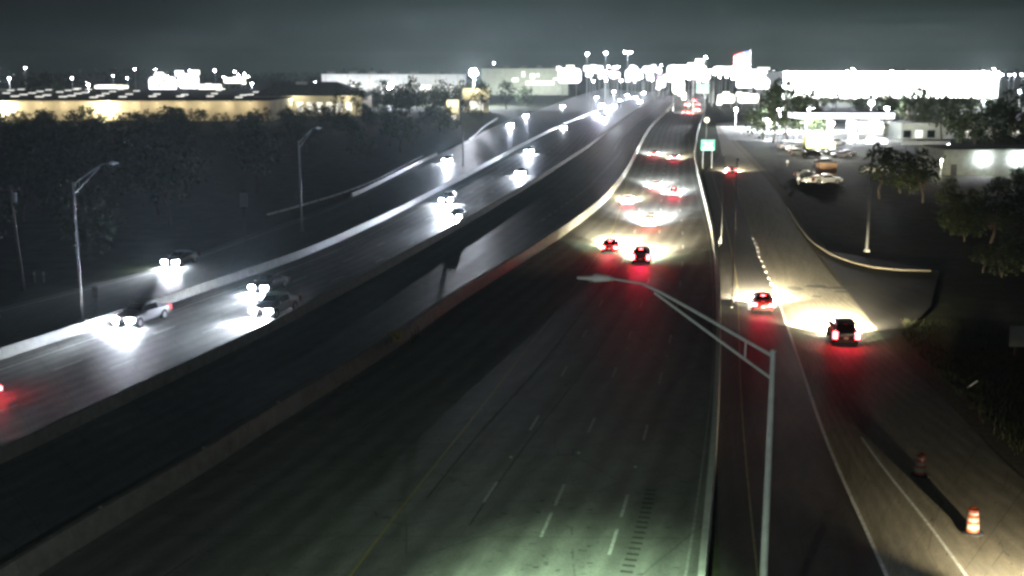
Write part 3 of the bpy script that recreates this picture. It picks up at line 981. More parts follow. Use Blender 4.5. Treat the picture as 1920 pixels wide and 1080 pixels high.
def make_vehicle(kind):
    """front towards +Y, wheels on z = 0; parts are children"""
    t = bpy.data.objects.new(kind, None)
    COL.objects.link(t)
    if kind == "sedan":
        W_, L_ = 0.92, 4.75
        ST = [(-2.37, .38, .78, .84, .80, .68), (-2.28, .26, .90, .98, .87, .74), (-1.72, .22, .93, 1.03, .91, .74), (-1.02, .20, .94, 1.38, .92, .60), (-.25, .20, .94, 1.45, .92, .62), (.42, .20, .94, 1.40, .92, .60), (1.22, .20, .93, 1.00, .92, .76), (1.95, .22, .82, .89, .89, .72), (2.28, .27, .66, .74, .82, .66), (2.37, .38, .55, .60, .72, .6)]
        rw, wsh, side = (2, 3), (5, 6), (2, 6)
        wy, wr = (-1.38, 1.42), 0.33
    elif kind == "suv":
        W_, L_ = 0.97, 4.85
        ST = [(-2.42, .42, .98, 1.05, .86, .80), (-2.34, .30, 1.06, 1.16, .94, .80), (-2.22, .28, 1.08, 1.22, .96, .78), (-1.80, .26, 1.08, 1.70, .96, .68), (-.4, .25, 1.08, 1.78, .97, .70), (.40, .25, 1.06, 1.72, .97, .68), (1.12, .25, 1.05, 1.16, .96, .80), (1.95, .28, .98, 1.07, .93, .78), (2.34, .32, .80, .90, .87, .74), (2.42, .42, .62, .7, .78, .68)]
        rw, wsh, side = (2, 3), (5, 6), (2, 6)
        wy, wr = (-1.45, 1.45), 0.38
    elif kind == "pickup":
        W_, L_ = 0.99, 5.6
        ST = [(-2.80, .55, 1.02, 1.06, .95, .93), (-2.74, .48, 1.06, 1.10, .97, .94), (-1.15, .42, 1.08, 1.12, .98, .94), (-1.05, .40, 1.10, 1.30, .98, .86), (-.92, .40, 1.10, 1.80, .98, .72), (-.1, .38, 1.10, 1.86, .98, .74), (.55, .38, 1.10, 1.80, .98, .72), (1.25, .38, 1.10, 1.22, .97, .84), (2.35, .40, 1.04, 1.12, .96, .82), (2.72, .44, .86, .96, .90, .78), (2.80, .52, .66, .74, .82, .72)]
        rw, wsh, side = (3, 4), (6, 7), (3, 7)
        wy, wr = (-1.75, 1.75), 0.40
    else:  # semi tractor / box truck cab
        W_, L_ = 1.2, 8.6
        ST = [(1.75, .55, 1.6, 2.75, 1.18, 1.05), (2.0, .5, 1.6, 2.95, 1.2, 1.08), (2.9, .5, 1.55, 2.85, 1.2, 1.06), (3.35, .5, 1.5, 1.72, 1.18, 1.0), (4.2, .52, 1.25, 1.42, 1.12, .92), (4.3, .6, 1.0, 1.1, 1.02, .85)]
        rw, wsh, side = None, (2, 3), (0, 3)
        wy, wr = (-2.6, 2.9), 0.5
    rings = []
    for (y, zb, zm, zt, hb, ht) in ST:
        rings.append([(-hb * .90, y, zb), (-hb, y, zb + .16), (-hb * 1.01, y, lerp(zb, zm, .6)), (-hb * .985, y, zm), (-ht, y, zt), (-ht * .55, y, zt + .035), (ht * .55, y, zt + .035), (ht, y, zt), (hb * .985, y, zm), (hb * 1.01, y, lerp(zb, zm, .6)), (hb, y, zb + .16), (hb * .90, y, zb)])
    n = 12
    mb = MB()
    mb.add([p for r_ in rings for p in r_], [(k * n + i, k * n + (i + 1) % n, (k + 1) * n + (i + 1) % n, (k + 1) * n + i) for k in range(len(rings) - 1) for i in range(n)] + [tuple(range(n - 1, -1, -1)), tuple(range((len(rings) - 1) * n, len(rings) * n))])
    body = mb.build("body", M["paint"], t)
    me = body.data
    me.polygons.foreach_set("use_smooth", [True] * len(me.polygons))
    try:
        me.set_sharp_from_angle(angle=math.radians(38))
    except Exception:
        pass

    def top_quad(i0, i1, a0, a1, shrink, name):
        (y0, _, _, z0, _, h0), (y1, _, _, z1, _, h1) = ST[i0], ST[i1]
        vs = []
        off = 0.045
        for y_, z_, h_ in ((lerp(y0, y1, a0), lerp(z0, z1, a0), lerp(h0, h1, a0)), (lerp(y0, y1, a1), lerp(z0, z1, a1), lerp(h0, h1, a1))):
            vs += [(-h_ * shrink, y_, z_ + off), (h_ * shrink, y_, z_ + off)]
        b0_ = MB().add(vs + [(x, y_, z_ - 0.03) for x, y_, z_ in vs], [(0, 1, 3, 2), (4, 6, 7, 5), (0, 4, 5, 1), (1, 5, 7, 3), (3, 7, 6, 2), (2, 6, 4, 0)])
        b0_.build(name, M["glass_dark"], t)
    if rw: top_quad(rw[0], rw[1], .12, .92, .86, "rear_window")
    top_quad(wsh[0], wsh[1], .06, .90, .88, "windshield")
    for sgn in (-1, 1):
        sm = MB()
        lo, up = [], []
        for k in range(side[0], side[1] + 1):
            (y, zb, zm, zt, hb, ht) = ST[k]
            f0, f1 = (.12, .80)
            if k == side[0]: y = lerp(y, ST[k + 1][0], .55); zt = lerp(zt, ST[k + 1][3], .55); ht = lerp(ht, ST[k + 1][5], .55)
            if k == side[1]: y = lerp(y, ST[k - 1][0], .45); zt = lerp(zt, ST[k - 1][3], .45); ht = lerp(ht, ST[k - 1][5], .45)
            lo.append((sgn * (lerp(hb * .985, ht, f0) + .018), y, lerp(zm, zt, f0)))
            up.append((sgn * (lerp(hb * .985, ht, f1) + .018), y, lerp(zm, zt, f1)))
        m_ = len(lo)
        fs = [(i, i + 1, m_ + i + 1, m_ + i) for i in range(m_ - 1)]
        inner = [(x - sgn * .05, y, z) for x, y, z in lo + up]
        sm.add(lo + up + inner, fs + [tuple(2 * m_ + j for j in reversed(q)) for q in fs])
        sm.build("side_window", M["glass_dark"], t)
    hwid = ST[2][4]
    for sgn in (-1, 1):
        for y in wy:
            wdl = MB()
            x0 = sgn * (hwid - .17)
            x1 = sgn * (hwid + .03)
            wdl.rod((x0, y, wr), (x1, y, wr), wr, wr * .97, 18)
            wo = wdl.build("wheel", M["tyre"], t)
            MB().rod((x1, y, wr), (x1 + sgn * .012, y, wr), wr * .62, wr * .58, 14).build("rim", M["rim"], wo)
            MB().rod((sgn * (hwid - .02), y, wr + .03), (sgn * (hwid + .012), y, wr + .03), wr * 1.2, wr * 1.2, 18).build("wheel_arch", M["plastic_dark"], t)
    fy, ry = ST[-1][0], ST[0][0]
    fz = (ST[-2][2] + ST[-2][1]) / 2 + .14
    hx = ST[-2][4] * .80
    for sgn in (-1, 1):
        MB().box((sgn * hx, fy - .08, fz), (.56, .26, .28), -sgn * .25).build("headlight", M["lamp_off_w"], t)
        MB().box((sgn * hx * .86, fy - .02, fz - .30), (.30, .12, .13), -sgn * .2).build("bloom_lamp", M["lamp_off_w"], t)  # lower lamps added so the lit fronts make a larger glare
        mxx = sgn * (ST[side[1]][4] + .10)
        MB().box((mxx, lerp(ST[side[1]][0], ST[side[1] - 1][0], .35), ST[side[1]][2] + .12), (.2, .10, .16)).build("mirror", M["plastic_dark"], t)
    MB().box((0, fy - .02, fz - .02), (hx * 1.1, .10, .18)).build("grille", M["plastic_dark"], t)
    MB().box((0, fy - .03, ST[-1][1] + .02), (hx * 1.9, .20, .16)).build("front_bumper", M["plastic_dark"], t)
    if kind != "truck":
        tz = ST[1][2] - .10
        tx = ST[1][4] * .86
        tw, thh = (.50, .25) if kind == "sedan" else (.32, .50)
        if kind != "sedan": tz -= .06
        for sgn in (-1, 1):
            MB().box((sgn * (tx + .02), ry + .05, tz), (tw, .30, thh), sgn * .25).build("taillight", M["lamp_off"], t)
        MB().box((0, ry - .005, ST[1][1] + .38), (.32, .03, .16)).build("licence_plate", M["plate"], t)
        MB().box((0, ry + .04, ST[0][1] + .03), (tx * 2.0, .20, .18)).build("rear_bumper", M["plastic_dark"], t)
        bz = ST[rw[1]][3] if rw else 1.5
        MB().box((0, ST[rw[1]][0] - .06, bz + .03), (.36, .08, .05)).build("brake_light", M["lamp_off"], t)
    else:
        MB().box((0, -1.6, 2.15), (2.5, 6.3, 2.7)).build("cargo_box", M["sign_white"], t)
        MB().box((0, -1.2, .72), (0.9, 7.2, .25)).build("chassis", M["plastic_dark"], t)
        for sgn in (-1, 1):
            MB().box((sgn * 1.0, -4.78, .85), (.3, .06, .14)).build("taillight", M["lamp_off"], t)
        MB().box((0, -4.72, .55), (2.3, .1, .14)).build("rear_bumper", M["plastic_dark"], t)
        for sgn in (-.7, 0, .7):
            MB().box((sgn, 2.4, 3.06), (.2, .1, .07)).build("marker_light", M["lot_lamp_warm"], t)
    t["len"] = L_
    t["hx"], t["fz"], t["fy"], t["ry"] = hx, fz, fy, ry
    return t


PROTO = {k: make_vehicle(k) for k in ("sedan", "suv", "pickup", "truck")}
USED = set()


def set_mat(o, m):
    for sl in o.material_slots:
        sl.link = "OBJECT"
        sl.material = m


def vehicle(name, label, cat, kind, p, head, col, front=None, tail=None, group=None, z=0.0, spots=2, anchor="center"):
    """p: measured spot (lights, or middle); head: unit heading"""
    src = PROTO[kind]
    t = copy_tree(src)
    t.name = name
    hv = Vector((head.x, head.y, 0)).normalized()
    c = Vector((p.x, p.y, 0))
    if anchor == "front": c -= hv * src["len"] / 2
    if anchor == "rear": c += hv * src["len"] / 2
    t.location = (c.x, c.y, z)
    t.rotation_euler = (0, 0, math.atan2(-hv.x, hv.y))
    for k in ("len", "hx", "fz", "fy", "ry"):
        if k in t: del t[k]
    props(t, label, cat, group)
    for ch in t.children:
        b = ch.name.split(".")[0]
        if b in ("body", ):
            ch.color = (*col, 1)
        if b in ("headlight", "bloom_lamp") and front and (b == "headlight" or group == SBV): set_mat(ch, M["head_" + ("warm" if front == "warm" else "cool")])
        if b == "taillight" and tail: set_mat(ch, M["tail" if tail in ("brake", "tail") else "tail_dim"])
        if b == "brake_light" and tail == "brake": set_mat(ch, M["tail"])
    hx, fz, fy, ry = src["hx"], src["fz"], src["fy"], src["ry"]
    if front:
        key = "warm" if front == "warm" else "cool"
        xs = (-hx, hx) if spots == 2 else (0,)
        for x in xs:
            if front == "low":
                lamp("spill_low", t, (x, fy + .12, fz), aim=(-0.03, 1, -0.13), scale=(1.0, .27, 1), name="headlight_spill")
            elif group == SBV:
                lamp({"bright": "oncoming_spill_bright", "mid": "oncoming_spill_mid", "far": "oncoming_spill_far"}.get(front, "oncoming_spill"), t, (x, fy + .16, fz), aim=(0, 1, -0.75), scale=(1.3, .62, 1), name="headlight_spill")
                lamp("oncoming_beam", t, (x, fy + .14, fz), aim=(0, 1, -0.060), scale=(1.0, 0.34, 1.0), name="headlight_beam")
                lamp("glare_" + front if front in ("bright", "mid", "far") else "glare", t, (x, fy + .13, fz + .05), aim=(0, 1, 0.85), name="headlight_halo_lobe")  # added upward lobe, makes a bloom-like halo in the haze
            elif group is None:
                lamp("spill_down", t, (x, fy + .16, fz), aim=(0, 1, -0.46), scale=(1.5, .45, 1), name="headlight_spill")
                lamp("beam_warm", t, (x, fy + .14, fz), aim=(0, 1, -0.085), scale=(0.9, 0.30, 1.0), name="headlight_beam")
            else:
                lamp("spill_" + key, t, (x, fy + .12, fz), aim=(0, 1, -0.26), scale=(1.25, .40, 1), name="headlight_spill")
                lamp("beam_" + key, t, (x, fy + .14, fz), aim=(0, 1, -0.070), scale=(1.0, 0.34, 1.0), name="headlight_beam")
    if tail in ("brake", "tail"):
        key = "brake_glow" if tail == "brake" else "tail_glow"
        lamp(key, t, (0, ry - .15, .85), aim=(0, -1, -0.30), name="taillight_glow")
        if tail == "brake":
            for x in (-hx, hx): lamp("brake_glare", t, (x, ry - .12, .9), aim=(0, -1, 0.22), name="brake_halo_lobe")  # extra red lobes added for a halo round the brake lamps
    return t


UP = lambda p: heading(p[0] if isinstance(p, tuple) else p, p[1])
NBV = "northbound cars showing red taillights"
SBV = "oncoming cars with white headlights"
dark, white, silver, red, black, blue = (.03, .03, .035), (.75, .75, .74), (.42, .43, .44), (.25, .02, .02), (.012, .012, .014), (.03, .05, .12)


def nb(px, py, label, kind, col, tail="tail", front="cool", spots=1, path=None, cat="car", name="car"):
    p = G(px, py, 0.8)
    return vehicle(name, label, cat, kind, p, heading(path or L2, p), col, front, tail, NBV, 0.004, spots, "rear")


def sb(px, py, label, kind, col, front="cool", spots=1, path=None, cat="car", name="car", tail=None):
    p = G(px, py, 0.75)
    return vehicle(name, label, cat, kind, p, -heading(path or A, p), col, front, None if tail is None else tail, SBV, 0.0, spots, "front")


# northbound
nb(1142, 464, "dark sedan braking on the yellow line, left one of the nearest northbound pair", "sedan", red, "brake", "warm", 2, L1)
nb(1201, 484, "dark suv with three glowing brake lamps, nearest car on the northbound road", "suv", dark, "brake", "warm", 2, L1)
nb(1217, 416, "pale car with dark rear window in a white pool of light mid northbound road", "suv", white, "tail", "cool", 2, L1)
nb(1176, 376, "white sedan by the yellow line next to the median wall", "sedan", white, "tail", "warm", 1, Y)
nb(1263, 361, "red lit car in the third lane below a smaller silver car", "sedan", red, "brake", "cool", 1, L2)
nb(1229, 347, "small silver car in the second lane just above the red lit one", "sedan", silver, "tail", "cool", 1, L2)
nb(1226, 288, "dark car near the bend, left of a twin in the far light pool", "sedan", dark, "tail", "cool", 1, L1)
nb(1265, 295, "dark car near the bend with warm light ahead, right of its twin", "sedan", dark, "tail", "warm", 1, L2)
nb(1285, 210, "left car of the far red cluster where the road bends away", "sedan", dark, "brake", "cool", 1, L2)
nb(1295, 211, "second car of the far red cluster at the bend", "sedan", silver, "brake", "warm", 1, L2)
nb(1307, 206, "right car of the far red cluster beside the edge barrier", "suv", dark, "brake", "warm", 1, L3)
nb(1288, 196, "car behind the far red cluster in pale light", "suv", white, "brake", "cool", 1, L2)
nb(1308, 196, "farthest car at the right of the red cluster", "sedan", red, "brake", "cool", 1, L3)
nb(1301, 188, "last car seen before the northbound road leaves the view", "sedan", dark, "brake", "cool", 1, L3)
# southbound
sb(488, 584, "bright oncoming pickup truck, its headlights the largest glare on the southbound road", "pickup", silver, "bright", 2, cat="pickup truck", name="pickup_truck")
sb(483, 537, "oncoming car half hidden behind the glaring pickup truck", "sedan", dark, "cool", 2)
sb(229, 601, "silver pickup truck with lit headlights beside the outer barrier at left", "pickup", silver, "cool", 2, cat="pickup truck", name="pickup_truck", tail="dim")
sb(836, 374, "oncoming car with bright lamps, upper one of the middle southbound group", "suv", dark, "bright", 2)
sb(852, 404, "oncoming car, lower right one of the middle southbound group", "sedan", dark, "bright", 2)
sb(992, 283, "oncoming car at the top of the tall glare below the far ramp", "suv", dark, "mid", 1)
sb(975, 323, "oncoming car with a broad white pool, below another by the lane barrier", "sedan", silver, "mid", 1, B)
sb(1056, 238, "small oncoming car just right of the outer barrier near the bend", "sedan", silver, "cool", 1)
for px, py, lb in ((1118, 182, "oncoming car at the upper left of the big white headlight cluster"), (1118, 214, "oncoming car at the lower left of the big white headlight cluster"), (1140, 206, "oncoming car in the middle of the big white headlight cluster"), (1163, 188, "oncoming car in the upper middle of the white headlight cluster"), (1152, 198, "oncoming car below the upper middle of the white headlight cluster"), (1192, 182, "oncoming car near the right end of the white headlight cluster"), (1207, 174, "farthest oncoming car at the right end of the headlight cluster"), (1128, 196, "oncoming car between the two left ones of the headlight cluster"), (1133, 222, "oncoming car at the bottom of the white headlight cluster"), (1176, 178, "oncoming car between the upper middle and right end of the cluster"), (1200, 190, "oncoming car just below the right end of the headlight cluster")):
    sb(px, py, lb, "suv", dark, "far", 1)
# left frontage road and ramp
sb(318, 489, "dark car with lit headlights on the left frontage road", "sedan", dark, "cool", 2, LL)
sb(838, 300, "oncoming car on the left ramp, glare above a bright patch of concrete", "suv", dark, "mid", 1, LL)
sb(957, 234, "oncoming car with a tall glare on the far left ramp", "suv", silver, "mid", 1, LL)
sb(986, 216, "oncoming car just above the tall glare on the far left ramp", "sedan", silver, "mid", 1, LL)
sb(1055, 199, "oncoming car with warm light, farthest on the left ramp", "sedan", silver, "warm", 1, LL)
# the one leaving at the left edge
p = G(2, 727, 0.8)
vehicle("car", "white car leaving at the left edge, only its red tail corner showing", "car", "sedan", p + Vector((-0.9, 0.2, 0)), -heading(A, p), white, "cool", "tail", SBV, 0.0, 1, "rear")
# right side
p = G(1587, 632, 0.8)
vehicle("car", "black suv with bright headlight pool ahead on the frontage road", "car", "suv", p, (G(1540, 560) - G(1587, 640)), black, "warm", "tail", None, 0.014, 2, "rear")
p = G(1431, 572, 0.8)
vehicle("car", "red glowing car braking on the exit ramp", "car", "sedan", p, heading(RL, p), red, "warm", "brake", None, 0.012, 2, "rear")
p = G(1373, 319, 0.8)
vehicle("car", "far car with a warm light fan on the upper frontage road", "car", "sedan", p, (G(1366, 300) - G(1373, 319)), dark, "warm", "tail", None, 0.014, 1, "rear")
p = G(2004, 1186)
vehicle("pickup_truck", "pickup truck whose headlights throw the drum shadows up the frontage road", "pickup truck", "pickup", p, Vector((0, 1, 0)), silver, "low", None, None, 0.014, 1, "front")


def parked(px, py, rz, col, label, kind="sedan", z=0.0):
    p = G(px, py, 0.5)
    return vehicle("parked_car", label, "car", kind, p, Vector((math.cos(rz), math.sin(rz), 0)), col, None, None, "cars parked in the lots at right", z)


parked(1474, 275, 0.3, white, "white parked car, left one of the pair left of the yellow truck")
parked(1490, 279, 2.9, white, "white parked car close behind the fence, right one of its pair")
parked(1497, 288, 0.1, silver, "grey parked suv below the white pair left of the yellow truck", "suv")
parked(1520, 291, 3.0, dark, "dark parked car right below the yellow truck", "suv")
parked(1561, 287, 0.2, white, "white parked car right of the yellow truck, left one of a row")
parked(1576, 291, 3.1, white, "low white parked car in the middle of the row right of the truck")
parked(1588, 288, 0.0, white, "white parked car at the right end of the row by the truck")
parked(1548, 305, 0.15, (.4, .42, .25), "olive parked car above the brown container")
parked(1512, 328, 0.1, silver, "grey parked car left of the brown container")
parked(1527, 338, 2.9, white, "white parked car at the lower left of the brown container")
parked(1550, 339, 0.05, silver, "silver parked pickup in front of the brown container", "pickup")
for px, py, lb in ((1570, 268, "parked white van under the pale strip left of the far shop"), (1655, 249, "parked white car before the palm lit shop front"), (1690, 250, "long white parked car in front of the middle of the far shop"), (1752, 251, "white parked car below the pale tower")):
    parked(px, py, 0.05, white, lb, "suv")

for o in list(PROTO.values()):
    for ch in list(o.children):
        for g2 in list(ch.children): bpy.data.objects.remove(g2)
        bpy.data.objects.remove(ch)
    bpy.data.objects.remove(o)

# ------------------------------------------------------------------ yellow truck, container, trailer, fence
b0 = G(1535, 284)
s_ = FPX / b0.y
t = thing("box_truck", "yellow box truck glowing under lot lamps among the parked cars", "truck", (b0.x, b0.y, 0), PI / 2 + 0.12)
t.scale = (1.2, 1.2, 1.2)
point_data("truck_fill", 26000, (1.0, 0.98, 0.85), .3)
MB().box((0, 0.9, 2.05), (2.3, 4.6, 2.5)).build("cargo_box", M["yellow_truck"], t)
MB().box((0, -2.4, 1.35), (2.1, 1.7, 1.5)).build("cab", M["yellow_truck"], t)
MB().box((0, -3.05, 1.75), (1.8, 0.5, 0.6)).build("windshield", M["glass_dark"], t)
MB().box((0, 0.2, .62), (1.0, 6.2, .25)).build("chassis", M["plastic_dark"], t)
for sx_ in (-1, 1):
    for yy in (-2.3, 2.0):
        MB().rod((sx_ * .85, yy, .45), (sx_ * 1.1, yy, .45), .45, .45, 14).build("wheel", M["tyre"], t)
lamp("truck_fill", None, (b0.x - 1.0, b0.y - 7, 6.5), name="lot_lamp_light")  # poleless fill lamp added close by to blow the truck out
b0 = G(1549, 327)
t = thing("storage_container", "brown steel storage container between the parked cars at right", "container", (b0.x, b0.y, 0), 0.04)
M["container"] = mat("brown_container_paint", (0.33, 0.20, 0.11), 0.7, noise=(0.8, 0.2))
MB().box((0, 0, 1.2), (3.6, 2.4, 2.2)).build("body", M["container"], t)
for k in range(9):
    MB().box((-1.6 + k * 0.4, -1.23, 1.2), (0.16, 0.06, 2.1)).build("rib", M["container"], t)
MB().box((0, 0, 2.33), (3.7, 2.5, 0.08)).build("lid", M["container"], t)
b0 = G(1640, 327)
t = thing("cargo_trailer", "long white trailer parked low before the dark trees", "trailer", (b0.x, b0.y, 0), 0.0)
MB().box((0, 0, 1.0), (5.4, 2.0, 0.9)).build("body", M["wall_white"], t)
MB().box((0, 0, 1.5), (5.0, 1.9, 0.16)).build("roof", M["wall_white"], t)
for xx in (-1.4, 1.4):
    MB().rod((xx, -1.02, .35), (xx, -0.8, .35), .35, .35, 12).build("wheel", M["tyre"], t)
t = thing("yard_fence", "dark rail fence crossing the bright lot left of the yellow truck", "fence")
for k in range(9):
    q = G(1438 + k * 10, 266)
    MB().rod((q.x, q.y, 0), (q.x, q.y, 2.2), 0.09).build("post", M["trim"], t)
qa, qb = G(1438, 266), G(1518, 266)
for z in (0.9, 2.0):
    MB().rod((qa.x, qa.y, z), (qb.x, qb.y, z), 0.06).build("rail", M["trim"], t)
for px, py, lb in ((1476, 312, "upper short lit bollard post left of the parked cars"), (1497, 346, "lower short lit bollard post left of the brown container")):
    q = G(px, py)
    t = thing("light_bollard", lb, "bollard", (q.x, q.y, 0))
    MB().rod((0, 0, 0), (0, 0, 0.75), 0.12).build("post", M["galv_dull"], t)
    MB().rod((0, 0, 0.75), (0, 0, 1.3), 0.32, 0.32, 10).build("lamp", M["bollard_lit"] if "bollard_lit" in M else M["sign_white"], t)

# lots
def patch(name, pts, z, m):
    ps = [G(*p) for p in pts]
    mb = MB()
    mb.uv = [(p.x, p.y) for p in ps]
    mb.v = [(p.x, p.y, z) for p in ps]
    mb.f = [tuple(range(len(ps)))]
    return mb.build(name, m, kind="structure")


patch("lit_lot", [(1348, 262), (1530, 268), (1720, 266), (1720, 236), (1400, 226), (1342, 232)], 0.003, M["lot_lit_tone"])
patch("parking_lot", [(1462, 350), (1700, 350), (1720, 268), (1532, 269.5), (1440, 264)], 0.001, M["lot"])

# ------------------------------------------------------------------ trees
def make_tree(name, h, rw, seed, leafm, n_cl=46, per=13):
    rnd = random.Random(seed)
    t = bpy.data.objects.new(name, None)
    COL.objects.link(t)
    tr = MB()
    th = h * 0.34
    tr.tube([(0, 0, -0.1), (0.05, 0.02, th * .5), (0.0, 0.08, th), (0.1, 0, h * .62)], [h * .024, h * .019, h * .015, h * .006], 7)
    for k in range(5):
        a = k * 1.26 + rnd.uniform(-.3, .3)
        s = th * rnd.uniform(.7, 1.1)
        e_ = Vector((math.cos(a) * rw * .6, math.sin(a) * rw * .6, s + h * rnd.uniform(.18, .36)))
        mid = Vector((math.cos(a) * rw * .22, math.sin(a) * rw * .22, s + h * .12))
        tr.tube([(0, 0, s), mid, e_], [h * .010, h * .007, h * .003], 5)
    tr.build("trunk", M["bark"], t)
    cr = MB()
    cz, ch = (h * .64, h * .36) if rw < .42 else (h * .53, h * .47)
    for _ in range(n_cl):
        while True:
            p = Vector((rnd.uniform(-1, 1), rnd.uniform(-1, 1), rnd.uniform(-1, 1)))
            if .25 < p.length < 1: break
        p = Vector((p.x * rw * (1 - .25 * max(0, p.z)), p.y * rw * (1 - .25 * max(0, p.z)), cz + p.z * ch))
        cl = rw * rnd.uniform(.20, .36)
        for _ in range(per):
            q = p + Vector((rnd.gauss(0, .5), rnd.gauss(0, .5), rnd.gauss(0, .42))) * cl
            n_ = Vector((rnd.gauss(0, 1), rnd.gauss(0, 1), rnd.gauss(.5, 1))).normalized()
            u = n_.orthogonal().normalized()
            u.rotate(Matrix.Rotation(rnd.uniform(0, 6.28), 3, n_))
            v = n_.cross(u)
            s = rw * rnd.uniform(.055, .12)
            cr.add([q + u * s, q + v * s * .7, q - u * s, q - v * s * .7], [(0, 1, 2, 3)])
    cr.build("crown", leafm, t)
    return t


TP = [make_tree("tree", 1.0, .36, 3, M["leaf"]), make_tree("tree", 1.0, .44, 5, M["leaf2"]), make_tree("tree", 1.0, .30, 9, M["leaf"]), make_tree("tree", 1.0, .50, 12, M["leaf2"])]


def tree(loc, h, label, group=None, proto=None, wide=1.0, name="tree"):
    src = TP[proto if proto is not None else random.randrange(4)]
    t = copy_tree(src)
    t.name = name
    t.location = loc
    w = h * wide
    t.scale = (w, w, h)
    t.rotation_euler = (0, 0, random.uniform(0, 6.28))
    return props(t, label, "tree", group)


BELT = "dark trees left of the highway"
n = 0
tries = 0
placed = []
while n < 150 and tries < 6000:
    tries += 1
    px, py = random.uniform(-60, 905), random.uniform(222, 500)
    py = 222 + (500 - 222) * random.random() ** 1.7
    p = G(px, py)
    i = nearest(LL, Vector((p.x, p.y, 0)))
    tg = tangent(LL, i)
    lat = (Vector((p.x, p.y, 0)) - LL[i]).dot(Vector((tg.y, -tg.x, 0)))
    if lat > -9: continue
    if lat > -26 and px < 620 and random.random() < .8: continue
    if any((p - q).length < 5.5 for q in placed): continue
    d = p.y
    lim_py = (199 + 5 * math.sin(px * .033) + 3 * math.sin(px * .11) if px < 470 else 191 + 3 * math.sin(px * .07)) if px < 700 else 190 + 0.02 * (px - 700)
    lim = CAM_H - (lim_py - HORIZ) * d / FPX
    h = min(random.uniform(5.0, 11.5), lim * random.uniform(.80, 1.0))
    if h < 3: continue
    placed.append(p)
    tree((p.x, p.y, -.06), h, "dark leafy tree in the unlit belt between warehouse and left ramp", BELT)
    n += 1

# right-hand trees: px, base py, top py, width factor, label
RT = [(1478, 262, 137, 1.05, 1, "tall dark tree left of the glaring shop canopy, below the skyline lamps"),
      (1448, 268, 150, .9, 0, "dark tree at the left of the tall one before the white store"),
      (1513, 266, 168, 1.0, 1, "pale lit tree between the tall dark tree and the canopy"),
      (1432, 262, 192, 1.2, 3, "small tree lit nearly white beside the bright lot"),
      (1659, 262, 166, .8, 0, "dark tree behind the pair of lit lamp poles, left one"),
      (1705, 255, 158, 1.2, 3, "round tree standing against the white store, between two others"),
      (1738, 258, 172, .9, 1, "tree with a lit edge right of the round tree before the store"),
      (1767, 262, 173, 1.0, 0, "dark tree just right of the pale tower"),
      (1800, 268, 186, 1.0, 3, "grey green tree below the right end of the white store"),
      (1828, 280, 190, 1.2, 1, "broad tree left of the dark trees at the right edge"),
      (1862, 290, 182, 1.1, 0, "dark tree under the big corner lamp"),
      (1890, 280, 168, 1.1, 2, "tall dark tree, second from the right edge"),
      (1922, 285, 160, 1.3, 3, "tall dark tree cut by the right edge"),
      (1800, 268, 246, 1.6, 3, "small round shrub tree in front of the far shop"),
      (1866, 300, 243, 1.3, 1, "low dark tree at the right end of the far shop"),
      (1904, 300, 246, 1.2, 0, "low dark tree behind the brick wall at right edge")]
for px, bpy_, tpy, wd, pr, lb in RT:
    b0 = G(px, bpy_)
    h = at_depth(px, tpy, b0.y).z
    tree((b0.x, b0.y, -.06), h, lb, "trees round the lots at right", pr, min(wd, 1.25) * (1.0 if h < 13 else .85))
for px, bpy_, tpy, wd, lb in ((1650, 372, 268, 1.0, "dark tree left of the middle in the unlit clump at right"), (1690, 362, 274, 1.2, "dark tree in the middle of the unlit clump at right"), (1730, 380, 280, 1.1, "dark tree at the right of the unlit clump"), (1805, 440, 345, 1.2, "low dark tree below the left wall lamp"), (1855, 455, 350, 1.3, "low dark tree below and between the wall lamps"), (1905, 470, 352, 1.2, "low dark tree at the right edge below the wall lamps"), (1880, 520, 462, 1.3, "nearest low dark tree at the right edge")):
    b0 = G(px, bpy_)
    h = at_depth(px, tpy, b0.y).z
    tree((b0.x, b0.y, -.06), h, lb, "unlit trees right of the frontage road", None, wd)
# left lit trees
for px, bpy_, tpy, wd, pr, lb in ((770, 215, 146, 1.3, 3, "large tree lit green from behind right of the bright lamp"), (812, 220, 156, 1.2, 1, "hazy green tree left of the yellow lit awning"), (740, 214, 168, 1.2, 1, "tree in front of the bright lamp, glowing at its top"), (655, 207, 168, 1.3, 1, "small yellow green lit tree at the end of the low shop"), (680, 207, 172, 1.3, 3, "small lit tree right of the yellow green one"), (905, 215, 150, 1.2, 0, "dark tree below the big floodlight"), (950, 205, 150, 1.3, 0, "dark tree at the foot of the long pale store"), (985, 200, 158, 1.4, 1, "low tree before the right half of the long pale store"), (90, 190, 132, 1.1, 0, "dark tree beyond the warehouse roof near the left edge"), (60, 190, 138, 1.1, 3, "dark tree beside the blue lamp at the left edge"), (110, 186, 150, 1.4, 1, "round green tree behind the warehouse roof"), (445, 182, 152, 1.4, 1, "green lit tree behind the low shop roof at left")):
    b0 = G(px, bpy_)
    h = at_depth(px, tpy, b0.y).z
    tree((b0.x, b0.y, -.06), h, lb, "trees among the lit lots at left", pr, wd * (1.0 if h < 12 else .7))
rnd = random.Random(52)
for k in range(22):
    px = 632 + k * 11.5 + rnd.uniform(-4, 4)
    b0 = at_depth(px, 200, rnd.uniform(500, 640))
    h = at_depth(px, rnd.uniform(149, 172), b0.y).z
    tree((b0.x, b0.y, -.06), h, "hazy green tree in the row before the white facade at left", "row of trees before the left white facade", None, rnd.uniform(.75, 1.0))
rnd = random.Random(61)
